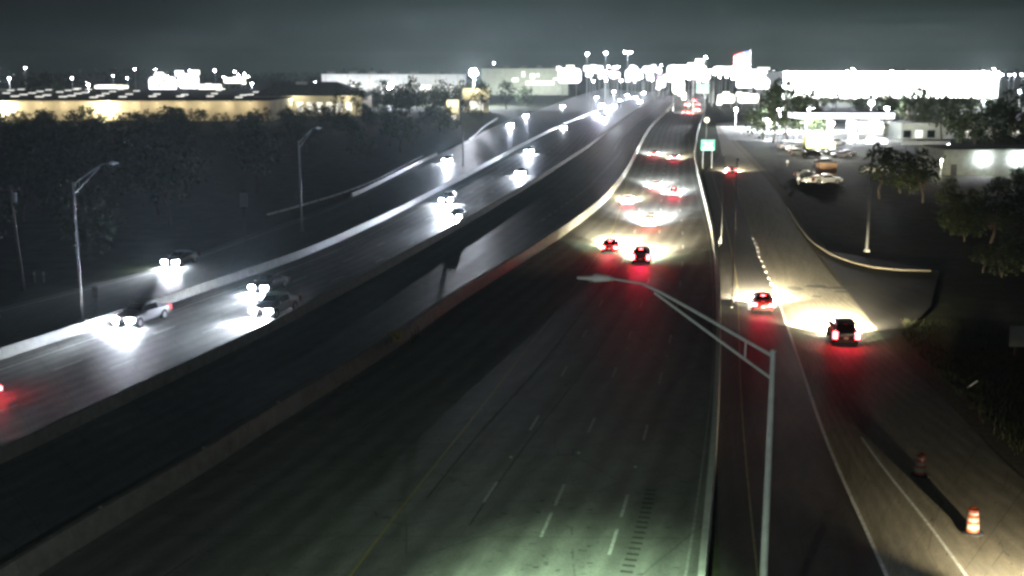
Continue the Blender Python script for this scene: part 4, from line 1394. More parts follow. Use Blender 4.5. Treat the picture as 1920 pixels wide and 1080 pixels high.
for k in range(26):
    px = 1447 + k * 15.8 + rnd.uniform(-6, 6)
    if abs(px - 1762) < 16: continue
    b0 = at_depth(px, 200, rnd.uniform(520, 700))
    h = at_depth(px, rnd.uniform(158, 177), b0.y).z
    tree((b0.x, b0.y, -.06), h, "small dark tree in the row along the foot of the white store", "row of trees before the white store", None, rnd.uniform(.8, 1.1))
rnd = random.Random(77)
n = 0
while n < 14:
    px, py = rnd.uniform(1610, 1925), rnd.uniform(345, 560)
    if py > 300 + (px - 1560) * 1.15 or px < 1560 + (py - 340) * .9: continue
    b0 = G(px, py)
    top = py - rnd.uniform(34, 62) * (py - HORIZ) / 300
    h = min(at_depth(px, max(top, 275), b0.y).z, 9)
    if h < 3: continue
    tree((b0.x, b0.y, -.06), h, "dark leafy tree in the unlit thicket right of the frontage road", "unlit thicket right of the frontage road", None, 1.25)
    n += 1
for o in TP:
    for ch in list(o.children): bpy.data.objects.remove(ch)
    bpy.data.objects.remove(o)

# far wood along the skyline
rnd = random.Random(4)
wm = MB()
for _ in range(5200):
    x = rnd.uniform(-900, 1000)
    y = rnd.uniform(1500, 1750)
    top = 13 + 4 * math.sin(x * .021) + 3 * math.sin(x * .057 + 1) + rnd.uniform(-1, 1)
    z = top * rnd.random() ** .6
    s = rnd.uniform(1.2, 3.2)
    n_ = Vector((rnd.gauss(0, 1), rnd.gauss(-.6, 1), rnd.gauss(.3, 1))).normalized()
    u = n_.orthogonal().normalized()
    v = n_.cross(u)
    q = Vector((x, y, z))
    wm.add([q + u * s, q + v * s * .8, q - u * s, q - v * s * .8], [(0, 1, 2, 3)])
wm.build("distant_woods", M["leaf"], kind="stuff")

# rough grass at the right-hand roadside
rnd = random.Random(21)
gm_ = MB()
for _ in range(9000):
    px, py = rnd.uniform(1690, 1930), rnd.uniform(600, 900)
    p = G(px, py)
    i = nearest(FR, p)
    tg = tangent(FR, i)
    lat = (p - FR[i]).dot(Vector((tg.y, -tg.x, 0)))
    if lat < 0.9 + rnd.random() * 1.2: continue
    a = rnd.uniform(0, 6.28)
    h = rnd.uniform(.10, .38)
    w = rnd.uniform(.015, .04)
    lx, ly = rnd.gauss(0, .12), rnd.gauss(0, .12)
    gm_.add([(p.x - w * math.cos(a), p.y - w * math.sin(a), -.06), (p.x + w * math.cos(a), p.y + w * math.sin(a), -.06), (p.x + lx, p.y + ly, h)], [(0, 1, 2)])
gm_.build("roadside_grass", M["blade"], kind="stuff")

# ------------------------------------------------------------------ buildings
def wall_box(name, m, parent, c, s): return MB().box(c, s).build(name, m, parent)


def building(label, x0, x1, d, h, depth, wallm, roofm, name="building", parapet=True):
    """x0,x1 world metres at distance d"""
    t = thing(name, label, "building", ((x0 + x1) / 2, d, 0))
    w = x1 - x0
    MB().box((0, depth / 2, h / 2), (w, depth, h)).build("wall", wallm, t)
    MB().box((0, depth / 2, h + .1), (w - 1.0, depth - 1.0, .2)).build("roof", roofm, t)
    if parapet:
        MB().box((0, -0.12, h - .2), (w + .3, .24, .5)).build("parapet", M["trim"] if parapet == "dark" else wallm, t)
    return t


def X(px, d): return (px - 960) / FPX * d * 1.018


# warehouse with rows of skylights
dW = 470
wt = building("long low warehouse with cream lit wall and a dark roof dotted with skylights", X(-70, dW), X(520, dW), dW, 8.0, 250, M["wall_cream"], M["roof_dark"], "warehouse", parapet=False)
roof = [c for c in wt.children if c.name.startswith("roof")][0]
wcx = wt.location.x
lines_ = [[(12, 175), (28, 181), (44, 178), (60, 175), (75, 172), (91, 169)], [(74, 182), (88, 179), (118, 182), (134, 180), (146, 176), (160, 174)], [(176, 183), (188, 180), (198, 176), (211, 172), (226, 168)], [(230, 182), (242, 177), (256, 171)], [(286, 181), (294, 177)], [(338, 181), (346, 178)], [(394, 181), (402, 176), (410, 170)], [(448, 183), (456, 179)], [(112, 173), (128, 170), (142, 168), (158, 166)], [(166, 168), (176, 165)], [(20, 170), (40, 168)], [(470, 178), (480, 173)]]
for ln in lines_:
    for px, py in ln:
        q = G(px, py, 8.3)
        if q.y > dW + 245: q.y = dW + 240
        MB().box((q.x - wcx, q.y - dW, 8.45), (2.6, 3.4, .5)).build("skylight", M["skylight"], roof)
for k in range(14):
    xx = X(-60 + k * 43, dW)
    MB().box((xx - wcx, -.06, 4.0), (.25, .12, 7.9)).build("pilaster", M["wall_cream"], wt)
SPOT_NOTE = 0
point_data("wall_warm", 1000, (1.0, 0.86, 0.58), .3)
point_data("wall_warm_big", 9000, (1.0, 0.90, 0.62), .4)
WL = [(35, 1, "warm wall lamp glowing low on the warehouse near the left edge"), (222, 1, "brightest warm wall lamp on the warehouse, above the tree gap")]
WL += [(px, 0, "small dim wall lamp added to even the light on the warehouse wall") for px in range(-20, 520, 42)]  # row added to light the wall evenly, beside the two real lamps
for px, big, lb in WL:
    q = Vector((X(px, dW), dW - .9, 5.6 if big else 7.4))
    t = thing("wall_lamp", lb, "wall lamp", q, group="wall lamps on the warehouse")
    MB().box((0, .2, 0), (.3, 1.2, .16)).build("bracket", M["trim"], t)
    MB().box((0, -.2, -.2), (2.2 if big else .5, .5, .9 if big else .16)).build("lens", M["lot_lamp_warm"] if big else M["window_lit"], t)
    lamp("wall_warm_big" if big else "wall_warm", t, (0, -1.2 if big else -3.4, -.8), name="wall_lamp_light")

# low shop with hipped roof and lit eaves
dS = 520
t = thing("shop_building", "low shop with grey hipped roof and lit storefront under the eaves at left", "building", (X(590, dS), dS, 0))
w = X(690, dS) - X(492, dS)
hh = at_depth(590, 181, dS).z
MB().box((0, 16, hh / 2), (w, 32, hh)).build("wall", M["wall_cream"], t)
rz = at_depth(590, 153, dS + 20).z
b_ = MB()
b_.add([(-w / 2 - 1.5, -1.5, hh), (w / 2 + 1.5, -1.5, hh), (w / 2 + 1.5, 34, hh), (-w / 2 - 1.5, 34, hh), (-w / 2 + 8, 14, rz), (w / 2 - 14, 14, rz), (w / 2 - 14, 20, rz), (-w / 2 + 8, 20, rz)], [(0, 1, 5, 4), (1, 2, 6, 5), (2, 3, 7, 6), (3, 0, 4, 7), (4, 5, 6, 7), (3, 2, 1, 0)])
b_.build("roof", M["roof_grey"], t)
MB().box((w * .12, -1.6, hh + .15), (w * .72, .3, .5)).build("fascia", M["wall_cream"], t)
for k in range(9):
    MB().box((-w * .35 + k * w * .09, -.08, hh * .45), (2.6, .16, hh * .5)).build("window", M["window_lit"], t)
MB().box((-w * .1, 12, rz - .6), (5, 3, 1.2)).build("roof_unit", M["galv_dull"], t)
point_data("shop_eave", 2500, (1.0, 0.95, 0.7), .4)
lamp("shop_eave", t, (-w * .1, -6, hh - 1), name="eave_light")
lamp("shop_eave", t, (w * .35, -6, hh - 1), name="eave_light")

# long pale store
dL = 900
hL = at_depth(980, 127, dL).z
tL = building("long pale store with dark roof edge on the skyline left of the white sign", X(905, dL), X(1062, dL), dL, hL, 60, M["wall_pale"], M["roof_dark"], "store_building", parapet="dark")
for px0, px1, py0, py1, m_ in ((978, 984, 134, 144, "window_lit"), (994, 1003, 138, 148, "window_lit"), (1006, 1011, 138, 144, "window_lit"), (986, 1039, 152, 159, "window_lit"), (1037, 1046, 146, 150, "window_lit"), (960, 972, 146, 153, "window_lit")):
    a, b = at_depth(px0, py1, dL), at_depth(px1, py0, dL)
    MB().box(((a.x + b.x) / 2 - tL.location.x, -.25, (a.z + b.z) / 2), (b.x - a.x, .3, b.z - a.z)).build("window", M[m_], tL)
spot_data("pale_flood", 11000, (0.93, 1.0, 0.82), 120, 1.0, .4)
for k in range(4):  # floodlights added to brighten the pale facade
    xx = X(925 + k * 40, dL - 24)
    t = thing("floodlight", "ground floodlight added to brighten the long pale store", "floodlight", (xx, dL - 24, 0), group="added floodlights before the long pale store")
    MB().box((0, 0, .5), (1.2, .5, .8)).build("housing", M["trim"], t)
    MB().box((0, .27, .55), (1.0, .05, .6)).build("lens", M["lot_lamp"], t)
    lamp("pale_flood", t, (0, .9, 1.2), aim=(0, 24, 8), name="added_flood_light")
for k in range(5):
    MB().box((X(920 + k * 30, dL) - tL.location.x, 14 + 4 * (k % 3), hL + 1.0), (4 + k % 3, 3, 1.8)).build("roof_unit", M["galv_dull"], tL)
# right white superstore
dR = 820
hR = at_depth(1640, 135, dR).z
tR = building("huge white floodlit store filling the skyline at right", X(1452, dR), X(1842, dR), dR, hR, 90, M["wall_white"], M["roof_dark"], "store_building", parapet=True)
for k in range(8):
    xx = X(1470 + k * 50, dR)
    MB().box((xx - tR.location.x, -.2, hR / 2), (.5, .35, hR * .96)).build("pilaster", M["wall_white"], tR)
for k in range(4):
    xx = X(1540 + k * 70, dR)
    MB().box((xx - tR.location.x, -.3, 4), (9, .5, 5)).build("window", M["window_lit"], tR)
spot_data("store_flood", 2500000, (0.96, 1.0, 0.98), 120, 1.0, .4)
spot_data("facade_flood", 12000, (0.96, 1.0, 0.92), 110, 1.0, .4)
for k in range(7):  # added lamps that blow the big facade out to white
    xx = X(1480 + k * 55, dR - 22)
    t = thing("floodlight", "ground floodlight added to whiten the huge white store", "floodlight", (xx, dR - 22, 0), group="added floodlights before the white store")
    MB().box((0, 0, .5), (1.2, .5, .8)).build("housing", M["trim"], t)
    MB().box((0, .27, .55), (1.0, .05, .6)).build("lens", M["lot_lamp"], t)
    lamp("store_flood", t, (0, .9, 1.2), aim=(0, 22, 7), name="added_flood_light")
# left bright facade behind the trees
dF = 760
hF = at_depth(760, 139, dF).z
tF = building("white lit facade seen between the trees and the bright lamps at left", X(615, dF), X(872, dF), dF, hF, 50, M["wall_white"], M["roof_dark"], "store_building")
for k in range(7):
    MB().box((X(628 + k * 38, dF) - tF.location.x, 10 + 6 * (k % 2), hF + .9), (5, 4, 1.7)).build("roof_unit", M["galv_dull"], tF)
    MB().box((X(622 + k * 40, dF) - tF.location.x, -.18, hF * .5), (.7, .3, hF * .96)).build("pilaster", M["wall_cream"], tF)
for k in range(6):
    xx = X(635 + k * 42, dF)
    MB().box((xx - tF.location.x, -.25, hF * .4), (7, .4, hF * .35)).build("window", M["window_lit"], tF)
for k in range(5):  # lamps put in to lighten this facade
    xx = X(640 + k * 52, dF - 20)
    t = thing("floodlight", "ground floodlight added to lighten the white facade at left", "floodlight", (xx, dF - 20, 0), group="added floodlights before the left white facade")
    MB().box((0, 0, .5), (1.2, .5, .8)).build("housing", M["trim"], t)
    MB().box((0, .27, .55), (1.0, .05, .6)).build("lens", M["lot_lamp"], t)
    lamp("facade_flood", t, (0, .9, 1.2), aim=(0, 20, 6), name="added_flood_light")
# shop with tower at right
dT = 352
hT = at_depth(1700, 231, dT).z
tT = building("pale shop with square tower across the lots at right", X(1672, dT), X(1905, dT), dT, hT, 16, M["wall_pale"], M["roof_dark"], "shop_building")
ztw = at_depth(1764, 203, dT).z
xx0, xx1 = X(1751, dT), X(1777, dT)
tower = MB().box(((xx0 + xx1) / 2 - tT.location.x, 1.5, ztw / 2), (xx1 - xx0, 4, ztw)).build("tower", M["wall_white"], tT)
for zz in (.58, .86):
    MB().box(((xx0 + xx1) / 2 - tT.location.x - .3, -.55, ztw * zz), (.9, .15, .9)).build("window", M["trim"], tower)
MB().box(((xx0 + xx1) / 2 - tT.location.x, 1.5, ztw + .12), (xx1 - xx0 + .5, 4.5, .24)).build("cornice", M["wall_white"], tower)
for k in range(10):
    xx = X(1682 + k * 22, dT)
    if xx0 - 1 < xx < xx1 + 1: continue
    MB().box((xx - tT.location.x, -.1, 1.5), (2.2, .2, 2.2)).build("window", M["window_lit"] if k % 2 else M["glass_dark"], tT)
# brick wall building with two wall lamps at the right edge
dB = 233
hB = at_depth(1850, 281, dB).z
tB = building("low brown building with two glaring wall lamps at the right edge", X(1752, dB), X(1990, dB), dB, hB, 14, M["wall_brick"], M["roof_dark"], "brick_building")
for k in range(9):
    MB().box((0, -.04 - .001 * k, hB * (.08 + .1 * k)), (X(1990, dB) - X(1752, dB) - .2, .06, .12)).build("siding_board", M["wall_brick"], tB)
for px, lb in ((1772, "door"),):
    MB().box((X(px, dB) - tB.location.x, -.1, 1.1), (1.2, .16, 2.2)).build("door", M["trim"], tB)
point_data("wall_white", 420, (0.88, 1.0, 0.86), .15)
for px, lb in ((1845, "glaring white wall lamp on the low brown building, left one of two"), (1910, "glaring white wall lamp on the low brown building, right one of two")):
    q = at_depth(px, 297, dB - .5)
    t = thing("wall_lamp", lb, "wall lamp", q, group="wall lamps on the brown building")
    MB().box((0, .25, 0), (.3, .4, .2)).build("bracket", M["trim"], t)
    MB().lathe([(.35, -.3), (.55, 0), (.3, .3)], 10).build("lens", M["lot_lamp"], t)
    lamp("wall_white", t, (0, -1.2, 0), name="wall_lamp_light")

# fuel canopy
dC = 330
zc0, zc1 = at_depth(1600, 222, dC).z, at_depth(1600, 212, dC).z
t = thing("fuel_canopy", "white lit fuel station canopy in the middle of the glare at right", "canopy", (X(1568, dC), dC, 0))
wC = X(1655, dC) - X(1480, dC)
MB().box((0, 5, (zc0 + zc1) / 2), (wC, 12, zc1 - zc0)).build("fascia", M["sign_lit"], t)
MB().box((0, 5, zc1 + .1), (wC - .6, 11.4, .2)).build("roof", M["roof_dark"], t)
for xx in (-.36, -.12, .12, .36):
    MB().box((xx * wC, 5, zc0 / 2), (.5, .5, zc0)).build("column", M["wall_white"], t)
    MB().box((xx * wC, 3.2, .8), (.8, .6, 1.6)).build("fuel_pump", M["wall_white"], t)
    MB().box((xx * wC, 5, zc0 - .06), (2.4, 2.4, .1)).build("canopy_light", M["lot_lamp"], t)
point_data("canopy", 6000, (0.96, 1.0, 0.93), .6)
for xx in (-.3, 0, .3):
    lamp("canopy", t, (xx * wC, 1.0, zc0 - 1.0), name="canopy_lamp_light")
# kiosk shop behind canopy
tK = building("bright glass fronted kiosk behind the fuel canopy", X(1590, 372), X(1668, 372), 372, 4.4, 12, M["wall_white"], M["roof_dark"], "kiosk_building")
for k in range(5):
    MB().box((-5 + k * 2.5, -.1, 1.6), (2.0, .2, 2.4)).build("window", M["window_lit"], tK)

# yellow lit awnings by the left ramp
def awning(px0, px1, py_t, py_b, d, label):
    a, b = at_depth(px0, py_b, d), at_depth(px1, py_t, d)
    t = thing("awning_building", label, "building", ((a.x + b.x) / 2, d, 0))
    w, z0, z1 = b.x - a.x, a.z, b.z
    MB().box((0, 5, z1 * .48), (w * .92, 10, z1 * .96)).build("wall", M["wall_cream"], t)
    mb = MB()
    n_ = 7
    vs = []
    for k in range(n_ + 1):
        th = PI / 2 * k / n_
        vs += [(-w / 2, -2.5 * math.cos(th), z0 + (z1 - z0) * math.sin(th)), (w / 2, -2.5 * math.cos(th), z0 + (z1 - z0) * math.sin(th))]
    fs = [(2 * k, 2 * k + 1, 2 * k + 3, 2 * k + 2) for k in range(n_)]
    mb.add(vs + [(x, y + .08, z - .08) for x, y, z in vs], fs + [tuple(2 * n_ + 2 + j for j in reversed(q)) for q in fs])
    mb.build("awning", M["wall_cream"], t)
    MB().box((0, -.1, z0 * .5), (w * .5, .2, z0 * .7)).build("window", M["window_lit"], t)
    point_data("awning_" + str(px0), 7000, (1.0, 0.97, 0.66), .4)
    lamp("awning_" + str(px0), t, (0, -7, z1 + 2), name="awning_light")
    return t


awning(868, 918, 165, 186, 560, "long yellow lit awning building left of the far ramp")
awning(838, 860, 187, 214, 470, "small yellow lit booth below the long awning")

# ------------------------------------------------------------------ lit signs and shop fronts of the skyline
def lit_sign(px0, px1, py0, py1, d, label, m="sign_lit", foot=True):
    a, b = at_depth(px0, py1, d), at_depth(px1, py0, d)
    t = thing("lit_sign", label, "lit sign", ((a.x + b.x) / 2, d, 0))
    w, h = b.x - a.x, b.z - a.z
    mb = MB()
    # rounded slab
    r = min(w, h) * .28
    pts = []
    for cx, cz, a0 in ((w / 2 - r, h / 2 - r, 0), (-w / 2 + r, h / 2 - r, 90), (-w / 2 + r, -h / 2 + r, 180), (w / 2 - r, -h / 2 + r, 270)):
        for k in range(4):
            th = math.radians(a0 + k * 30)
            pts.append((cx + r * math.cos(th), cz + r * math.sin(th)))
    n_ = len(pts)
    zc = (a.z + b.z) / 2
    mb.add([(x, -.4, zc + z) for x, z in pts] + [(x, .4, zc + z) for x, z in pts], [tuple(range(n_ - 1, -1, -1)), tuple(range(n_, 2 * n_))] + [(i, (i + 1) % n_, n_ + (i + 1) % n_, n_ + i) for i in range(n_)])
    mb.build("face", M[m], t)
    for xx in (-w * .3, w * .3):
        MB().rod((xx, .2, 0), (xx, .2, zc), .25, n=8).build("post", M["galv_dull"], t)
    r2 = random.Random(int(px0 * 7 + py0))
    for k in range(r2.choice((2, 3, 3, 4))):
        ww, hh_ = w * r2.uniform(.16, .42), h * r2.uniform(.22, .55)
        xx = r2.uniform(-.52, .52) * w
        zz = zc + r2.choice((-1, 1, 1)) * (h * .5 + hh_ * r2.uniform(-.25, .30))
        MB().box((xx, r2.uniform(-.9, .3), zz), (ww, .5, hh_)).build("added_glow_panel", M[r2.choice((m, m, "sign_lit", "sign_lit_warm", "window_lit"))], t)  # glowing panels added at random to make the bright outline irregular
    for k in range(2):
        MB().box((r2.uniform(-.4, .4) * w, -.46, zc + r2.uniform(-.3, .3) * h), (w * r2.uniform(.1, .3), .1, h * r2.uniform(.06, .14))).build("lettering_bar", M["trim"], t)
    return t


SIGNS = [(1046, 1090, 128, 156, 850, "big square white sign right of the long pale store", "sign_lit"),
         (1094, 1131, 123, 134, 1000, "wide white sign below the two left skyline lamps", "sign_lit"),
         (1098, 1112, 136, 144, 950, "small violet white sign under the wide one", "sign_lit"),
         (1122, 1136, 136, 145, 950, "small white sign right under the wide one", "sign_lit"),
         (1142, 1163, 136, 146, 900, "oval white sign between the wide sign and the cluster", "sign_lit"),
         (1146, 1160, 125, 131, 1000, "small pale sign on the skyline above the oval one", "sign_lit_pink"),
         (1172, 1204, 130, 150, 900, "bright white shop sign left of the far headlights", "sign_lit"),
         (1180, 1192, 122, 130, 1000, "small white sign under the twin skyline lamps", "sign_lit"),
         (1205, 1228, 124, 136, 950, "white sign in the middle of the skyline cluster", "sign_lit"),
         (1212, 1226, 138, 150, 900, "pinkish white sign under the middle cluster", "sign_lit"),
         (1231, 1241, 128, 138, 950, "narrow white sign left of the magenta bar", "sign_lit"),
         (1232, 1256, 141, 149, 850, "magenta glowing sign bar beside the white store block", "sign_lit_pink"),
         (1231, 1248, 152, 164, 780, "oval white lit sign at the end of the southbound headlights", "sign_lit"),
         (1250, 1312, 122, 148, 900, "largest white lit sign block at the end of the northbound road", "sign_lit"),
         (1260, 1284, 149, 176, 760, "square white box made to glow beside the far northbound cars", "sign_lit_warm"),  # a white truck box, its lit look put in as glow
         (1309, 1332, 130, 150, 850, "white lit sign right of the largest block", "sign_lit"),
         (1336, 1381, 126, 140, 950, "long rounded white sign right of the far lamp pole", "sign_lit"),
         (1378, 1436, 130, 152, 800, "wide white lit sign at the foot of the flag", "sign_lit"),
         (1380, 1412, 150, 165, 720, "low white lit sign under the flag sign", "sign_lit"),
         (1414, 1444, 148, 167, 720, "low white lit sign left of the tall dark tree", "sign_lit"),
         (1345, 1378, 177, 193, 620, "pale yellow wall made to glow right of the far red cars", "sign_lit_warm"),  # pale wall, the lamplight on it put in as emission
         (1383, 1424, 176, 193, 600, "long white wall made to glow left of the bright lot", "sign_lit_warm"),  # another pale wall that glows instead of catching lamplight
         (1624, 1664, 260, 275, 330, "flat white lit sign oval over the dark trees at right", "sign_lit"),
         (1592, 1608, 250, 266, 330, "small white lit sign right of the yellow truck", "sign_lit"),
         (280, 330, 144, 172, 700, "wide white lit storefront sign in the left lot glare", "sign_lit"),
         (335, 372, 138, 166, 720, "bright white lit sign right of the storefront in the left lot", "sign_lit"),
         (372, 415, 158, 168, 700, "flat white lit canopy edge right of the left lot glare", "sign_lit_warm"),
         (420, 460, 146, 156, 760, "long white lit sign behind the low shop roof at left", "sign_lit_warm"),
         (178, 240, 160, 166, 660, "row of small white lit fronts beyond the warehouse roof", "sign_lit_warm")]
for s in SIGNS:
    lit_sign(*s)

# overhead green sign
b0 = at_depth(1317, 176, 640)
zt, zb = at_depth(1317, 157, 640).z, at_depth(1317, 175, 640).z
t = thing("overhead_sign", "pale green overhead guide sign above the far northbound cars", "road sign", (b0.x, 640, 0))
M["sign_pale_green"] = emis("lit_green_sign", (0.62, 1.0, 0.80), 0.85)
MB().box((0, 0, (zt + zb) / 2), (24 / FPX * 640, .2, zt - zb)).build("panel", M["sign_pale_green"], t)
MB().box((0, .3, zt + .3), (24 / FPX * 640 + 6, .5, .5)).build("gantry_beam", M["galv_dull"], t)
for xx in (-5.5, 5.5):
    MB().rod((xx, .3, 0), (xx, .3, zt + .5), .3, n=8).build("gantry_post", M["galv_dull"], t)

# ------------------------------------------------------------------ lot lamps and floodlights
def lot_lamp(px, py, label, d=None, I=2500, size=.9, warm=False, twin=False, col=None, z_pref=9.5, group="lit lamp poles of the lots"):
    if d is None:
        d = min((CAM_H - z_pref) * FPX / max(py - HORIZ, 1), 1150)
        d = max(d, 300)
    q = at_depth(px, py, d)
    z = q.z
    t = thing("lot_lamp", label, "lamp pole", (q.x, d, 0), group=group)
    MB().rod((0, 0, 0), (0, 0, z), .2, .12, 8).build("pole", M["galv"], t)
    xs = (-size * .9, size * .9) if twin else (0,)
    for x in xs:
        hd_ = MB()
        hd_.add([(x - size / 2, -size * .45, z + size * .1), (x + size / 2, -size * .45, z + size * .1), (x + size / 2, size * .45, z + size * .1), (x - size / 2, size * .45, z + size * .1), (x - size * .28, -size * .25, z + size * .5), (x + size * .28, -size * .25, z + size * .5), (x + size * .28, size * .25, z + size * .5), (x - size * .28, size * .25, z + size * .5)], [(3, 2, 1, 0), (4, 5, 6, 7), (0, 1, 5, 4), (1, 2, 6, 5), (2, 3, 7, 6), (3, 0, 4, 7)])
        hd_.build("lamp_head", M["lamp_shell"], t)
        MB().lathe([(size * .1, -size * .38), (size * .42, -size * .12), (size * .45, size * .1)], 10, (x, 0, z)).build("lens", M["lot_lamp_warm" if warm else "lot_lamp"], t)
    key = ("ll_w_" if warm else "ll_c_") + str(int(I))
    if key not in LD:
        point_data(key, I * 4 * PI, (1.0, .95, .75) if warm else (.84, .88, 1.0), .5)
    lamp(key, t, (0, -size - .4, z - .4), name="lot_lamp_light")
    return t


LAMPS = [(17, 147, "bluish white lamp pole by the dark trees at the left edge", dict(I=2200, size=1.6)),
         (47, 127, "tiny lamp on a tall pole over the left skyline", dict(I=120, size=1.0)),
         (166, 159, "blue glowing lamp pole beyond the warehouse roof", dict(I=1500, size=1.4)),
         (135, 146, "white lamp pole standing behind the warehouse skylights", dict(I=500, size=1.5)),
         (212, 142, "left one of two thin white lamps behind the warehouse", dict(I=300, size=1.3)),
         (239, 146, "right one of two thin white lamps behind the warehouse", dict(I=400, size=1.5)),
         (290, 150, "bright lamp pole at the left of the white lot glare", dict(I=5000, size=2.0)),
         (322, 152, "brightest lamp pole inside the white lot glare at left", dict(I=14000, size=3.6)),
         (352, 146, "tall lamp pole at the right of the white lot glare", dict(I=6000, size=2.2)),
         (472, 157, "small violet lamp pole left of the low shop", dict(I=500, size=1.2)),
         (605, 143, "thin white lamp pole behind the low shop roof", dict(I=300, size=1.4)),
         (592, 153, "small round lamp over the low shop roof", dict(I=150, size=1.0)),
         (662, 146, "thin white lamp pole right of the low shop", dict(I=400, size=1.5)),
         (732, 164, "large glaring white lamp before the trees at left", dict(I=22000, size=3.6)),
         (843, 148, "thin white lamp pole in the hazy trees left of the floodlight", dict(I=800, size=1.3)),
         (888, 137, "biggest floodlight, left of the long pale store", dict(I=32000, size=4.6, d=640)),
         (926, 118, "small white lamp on a high mast over the long store", dict(I=300, size=1.6)),
         (1101, 101, "leftmost of the four high mast lamps on the skyline", dict(I=350, size=2.0, d=800)),
         (1136, 99, "second high mast lamp from the left on the skyline", dict(I=350, size=2.0, d=800)),
         (1177, 98, "twin headed high mast lamp on the skyline", dict(I=600, size=2.0, d=800, twin=True)),
         (1323, 107, "lone high mast lamp over the northbound vanishing road", dict(I=300, size=1.8, d=800)),
         (1240, 122, "small lamp pole over the middle of the skyline", dict(I=200, size=1.2)),
         (1450, 134, "small round lamp left of the white store roof", dict(I=200, size=1.4)),
         (1476, 138, "lamp pole with wide white head left of the white store roof", dict(I=3000, size=2.2, d=700)),
         (1503, 136, "round lamp just above the white store roof edge", dict(I=300, size=1.6)),
         (1573, 141, "glaring lamp at the middle left of the white store roof", dict(I=12000, size=2.8, d=700)),
         (1606, 140, "lamp right of the glaring one before the white store", dict(I=5000, size=1.8, d=700)),
         (1672, 134, "round lamp above the middle of the white store", dict(I=700, size=2.0, d=740)),
         (1701, 135, "smaller round lamp above the right half of the white store", dict(I=400, size=1.5, d=740)),
         (1843, 141, "big star shaped glare at the right end of the white store", dict(I=22000, size=4.0, d=640)),
         (1848, 168, "glaring lamp just below the big corner lamp", dict(I=5000, size=2.2, d=560)),
         (1878, 140, "first of four skyline lamps at the right edge", dict(I=500, size=2.0)),
         (1893, 140, "second of four skyline lamps at the right edge", dict(I=250, size=1.5)),
         (1902, 140, "third of four skyline lamps at the right edge", dict(I=200, size=1.3)),
         (1916, 140, "fourth of four skyline lamps, cut by the right edge", dict(I=700, size=2.2)),
         (1912, 171, "small lamp among the dark trees at the right edge", dict(I=200, size=1.2)),
         (1844, 189, "tiny lamp in the dark trees below the corner glare", dict(I=100, size=.8)),
         (1634, 193, "left one of two flared white lamp poles before the dark trees", dict(I=700, size=1.9, d=390)),
         (1664, 202, "right one of two flared white lamp poles before the dark trees", dict(I=700, size=1.9, d=370)),
         (1463, 205, "glaring lamp pole in the lit tree by the bright lot", dict(I=3600, size=2.4, d=395)),
         (1520, 205, "glaring lamp pole between the lit tree and the canopy", dict(I=3600, size=2.4, d=395)),
         (1440, 225, "lamp pole at the left end of the bright lot", dict(I=1500, size=1.5, d=350)),
         (1380, 205, "lamp pole at the pale walls right of the far red cars", dict(I=1200, size=1.3, d=420)),
         (1560, 232, "lamp pole over the yellow truck", dict(I=500, size=1.2, d=300)),
         (1778, 271, "small lamp at the end of the white kerb line at right", dict(I=80, size=.6, d=300)),
         (1765, 300, "small yellow lamp beside the brown building", dict(I=60, size=.5, d=228, warm=True)),
         (1151, 172, "small round lamp beside the far left ramp", dict(I=300, size=1.2, d=520))]
for px, py, lb, kw in LAMPS:
    lot_lamp(px, py, lb, **kw)

# scattered far lamps of the town
rnd = random.Random(33)
fl = []
for k in range(96):
    px = rnd.choice((rnd.uniform(1092, 1450), rnd.uniform(1092, 1450), rnd.uniform(250, 480), rnd.uniform(1440, 1920)))
    py = rnd.uniform(124, 152) if 1092 < px < 1450 else rnd.uniform(128, 146)
    if any(abs(px - a) < 4 and abs(py - b) < 4 for a, b in fl): continue
    fl.append((px, py))
    d = rnd.uniform(560, 1050) if 1092 < px < 1450 else rnd.uniform(800, 1150)
    q = at_depth(px, py, d)
    t = thing("lot_lamp", "small white lamp dot among the crowded town lights on the skyline", "lamp pole", (q.x, d, 0), group="small town lamps on the skyline")
    MB().rod((0, 0, 0), (0, 0, q.z), .16, .1, 6).build("pole", M["galv"], t)
    MB().lathe([(.2, -.3), (.6, 0), (.2, .3)], 8, (0, 0, q.z)).build("lens", M["lot_lamp" if rnd.random() < .75 else "lot_lamp_warm"], t)

# low white wall behind the dark trees at right
qa, qb = at_depth(1690, 273, 325), at_depth(1780, 275, 325)
t = thing("low_wall", "long low white wall behind the unlit trees at right", "wall", ((qa.x + qb.x) / 2, 325, 0))
MB().box((0, 0, .5), (qb.x - qa.x, .3, 1.0)).build("wall", M["wall_white"], t)
MB().box((0, 0, 1.03), (qb.x - qa.x + .2, .4, .08)).build("coping", M["wall_white"], t)

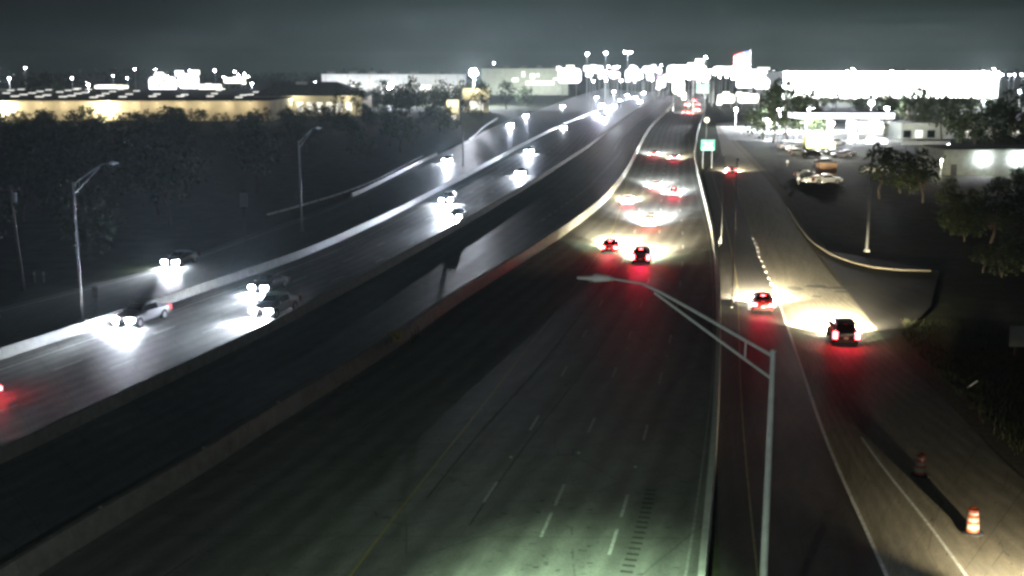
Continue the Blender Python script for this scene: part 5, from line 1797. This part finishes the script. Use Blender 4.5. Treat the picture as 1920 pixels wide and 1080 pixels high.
# ------------------------------------------------------------------ flag
dFl = 700
pt = at_depth(1409, 92, dFl)
t = thing("flag_pole", "tall pole with a big red and white striped flag on the skyline", "flag pole", (pt.x - .5, dFl, 0))
MB().rod((0, 0, 0), (0, 0, pt.z), .3, .15, 10).build("pole", M["galv"], t)
s = dFl / FPX
for k in range(7):
    z0 = pt.z - 1.0 - k * 1.2
    vs = []
    nseg = 6
    for j in range(nseg + 1):
        x = -.2 - j * 1.6
        sag = -.06 * (j * 1.6) ** 1.65
        y = .7 * math.sin(j * 1.1 + k * .15)
        vs += [(x, y, z0 + sag), (x, y, z0 - 1.2 + sag)]
    fs = [(2 * j, 2 * j + 1, 2 * j + 3, 2 * j + 2) for j in range(nseg)]
    m_ = len(vs)
    MB().add(vs + [(x, y + .04, z) for x, y, z in vs], fs + [tuple(m_ + i for i in reversed(q)) for q in fs]).build("stripe", M["flag_red" if k % 2 == 0 else "flag_white"], t)
vs = [(-.2, -.12, pt.z - .95), (-3.6, -.5, pt.z - 1.4), (-3.6, -.5, pt.z - 5.4), (-.2, -.12, pt.z - 4.9)]
MB().add(vs + [(x, y - .05, z) for x, y, z in vs], [(0, 1, 2, 3), (7, 6, 5, 4)]).build("canton", M["flag_blue"], t)
spot_data("flag_up", 900000, (1, .97, .92), 70, .8, .3)
lamp("flag_up", None, (pt.x - 3, dFl - 18, 3), aim=(0, 18, pt.z - 8), name="flag_uplight")

# ------------------------------------------------------------------ the air
hz = MB().box((0, 1300, 24.0), (3700, 2790, 54.0)).build("haze", None, kind="stuff")
hm = bpy.data.materials.new("night_haze")
hm.use_nodes = True
nt = hm.node_tree
nt.nodes.clear()
out = nt.nodes.new("ShaderNodeOutputMaterial")
pv = nt.nodes.new("ShaderNodeVolumePrincipled")
pv.inputs["Color"].default_value = (0.86, 1.0, 0.97, 1)
pv.inputs["Density"].default_value = HAZE_DENSITY
pv.inputs["Anisotropy"].default_value = 0.35
nt.links.new(pv.outputs[0], out.inputs["Volume"])
hz.data.materials.append(hm)
try:
    hm.cycles.homogeneous_volume = True
except Exception:
    pass
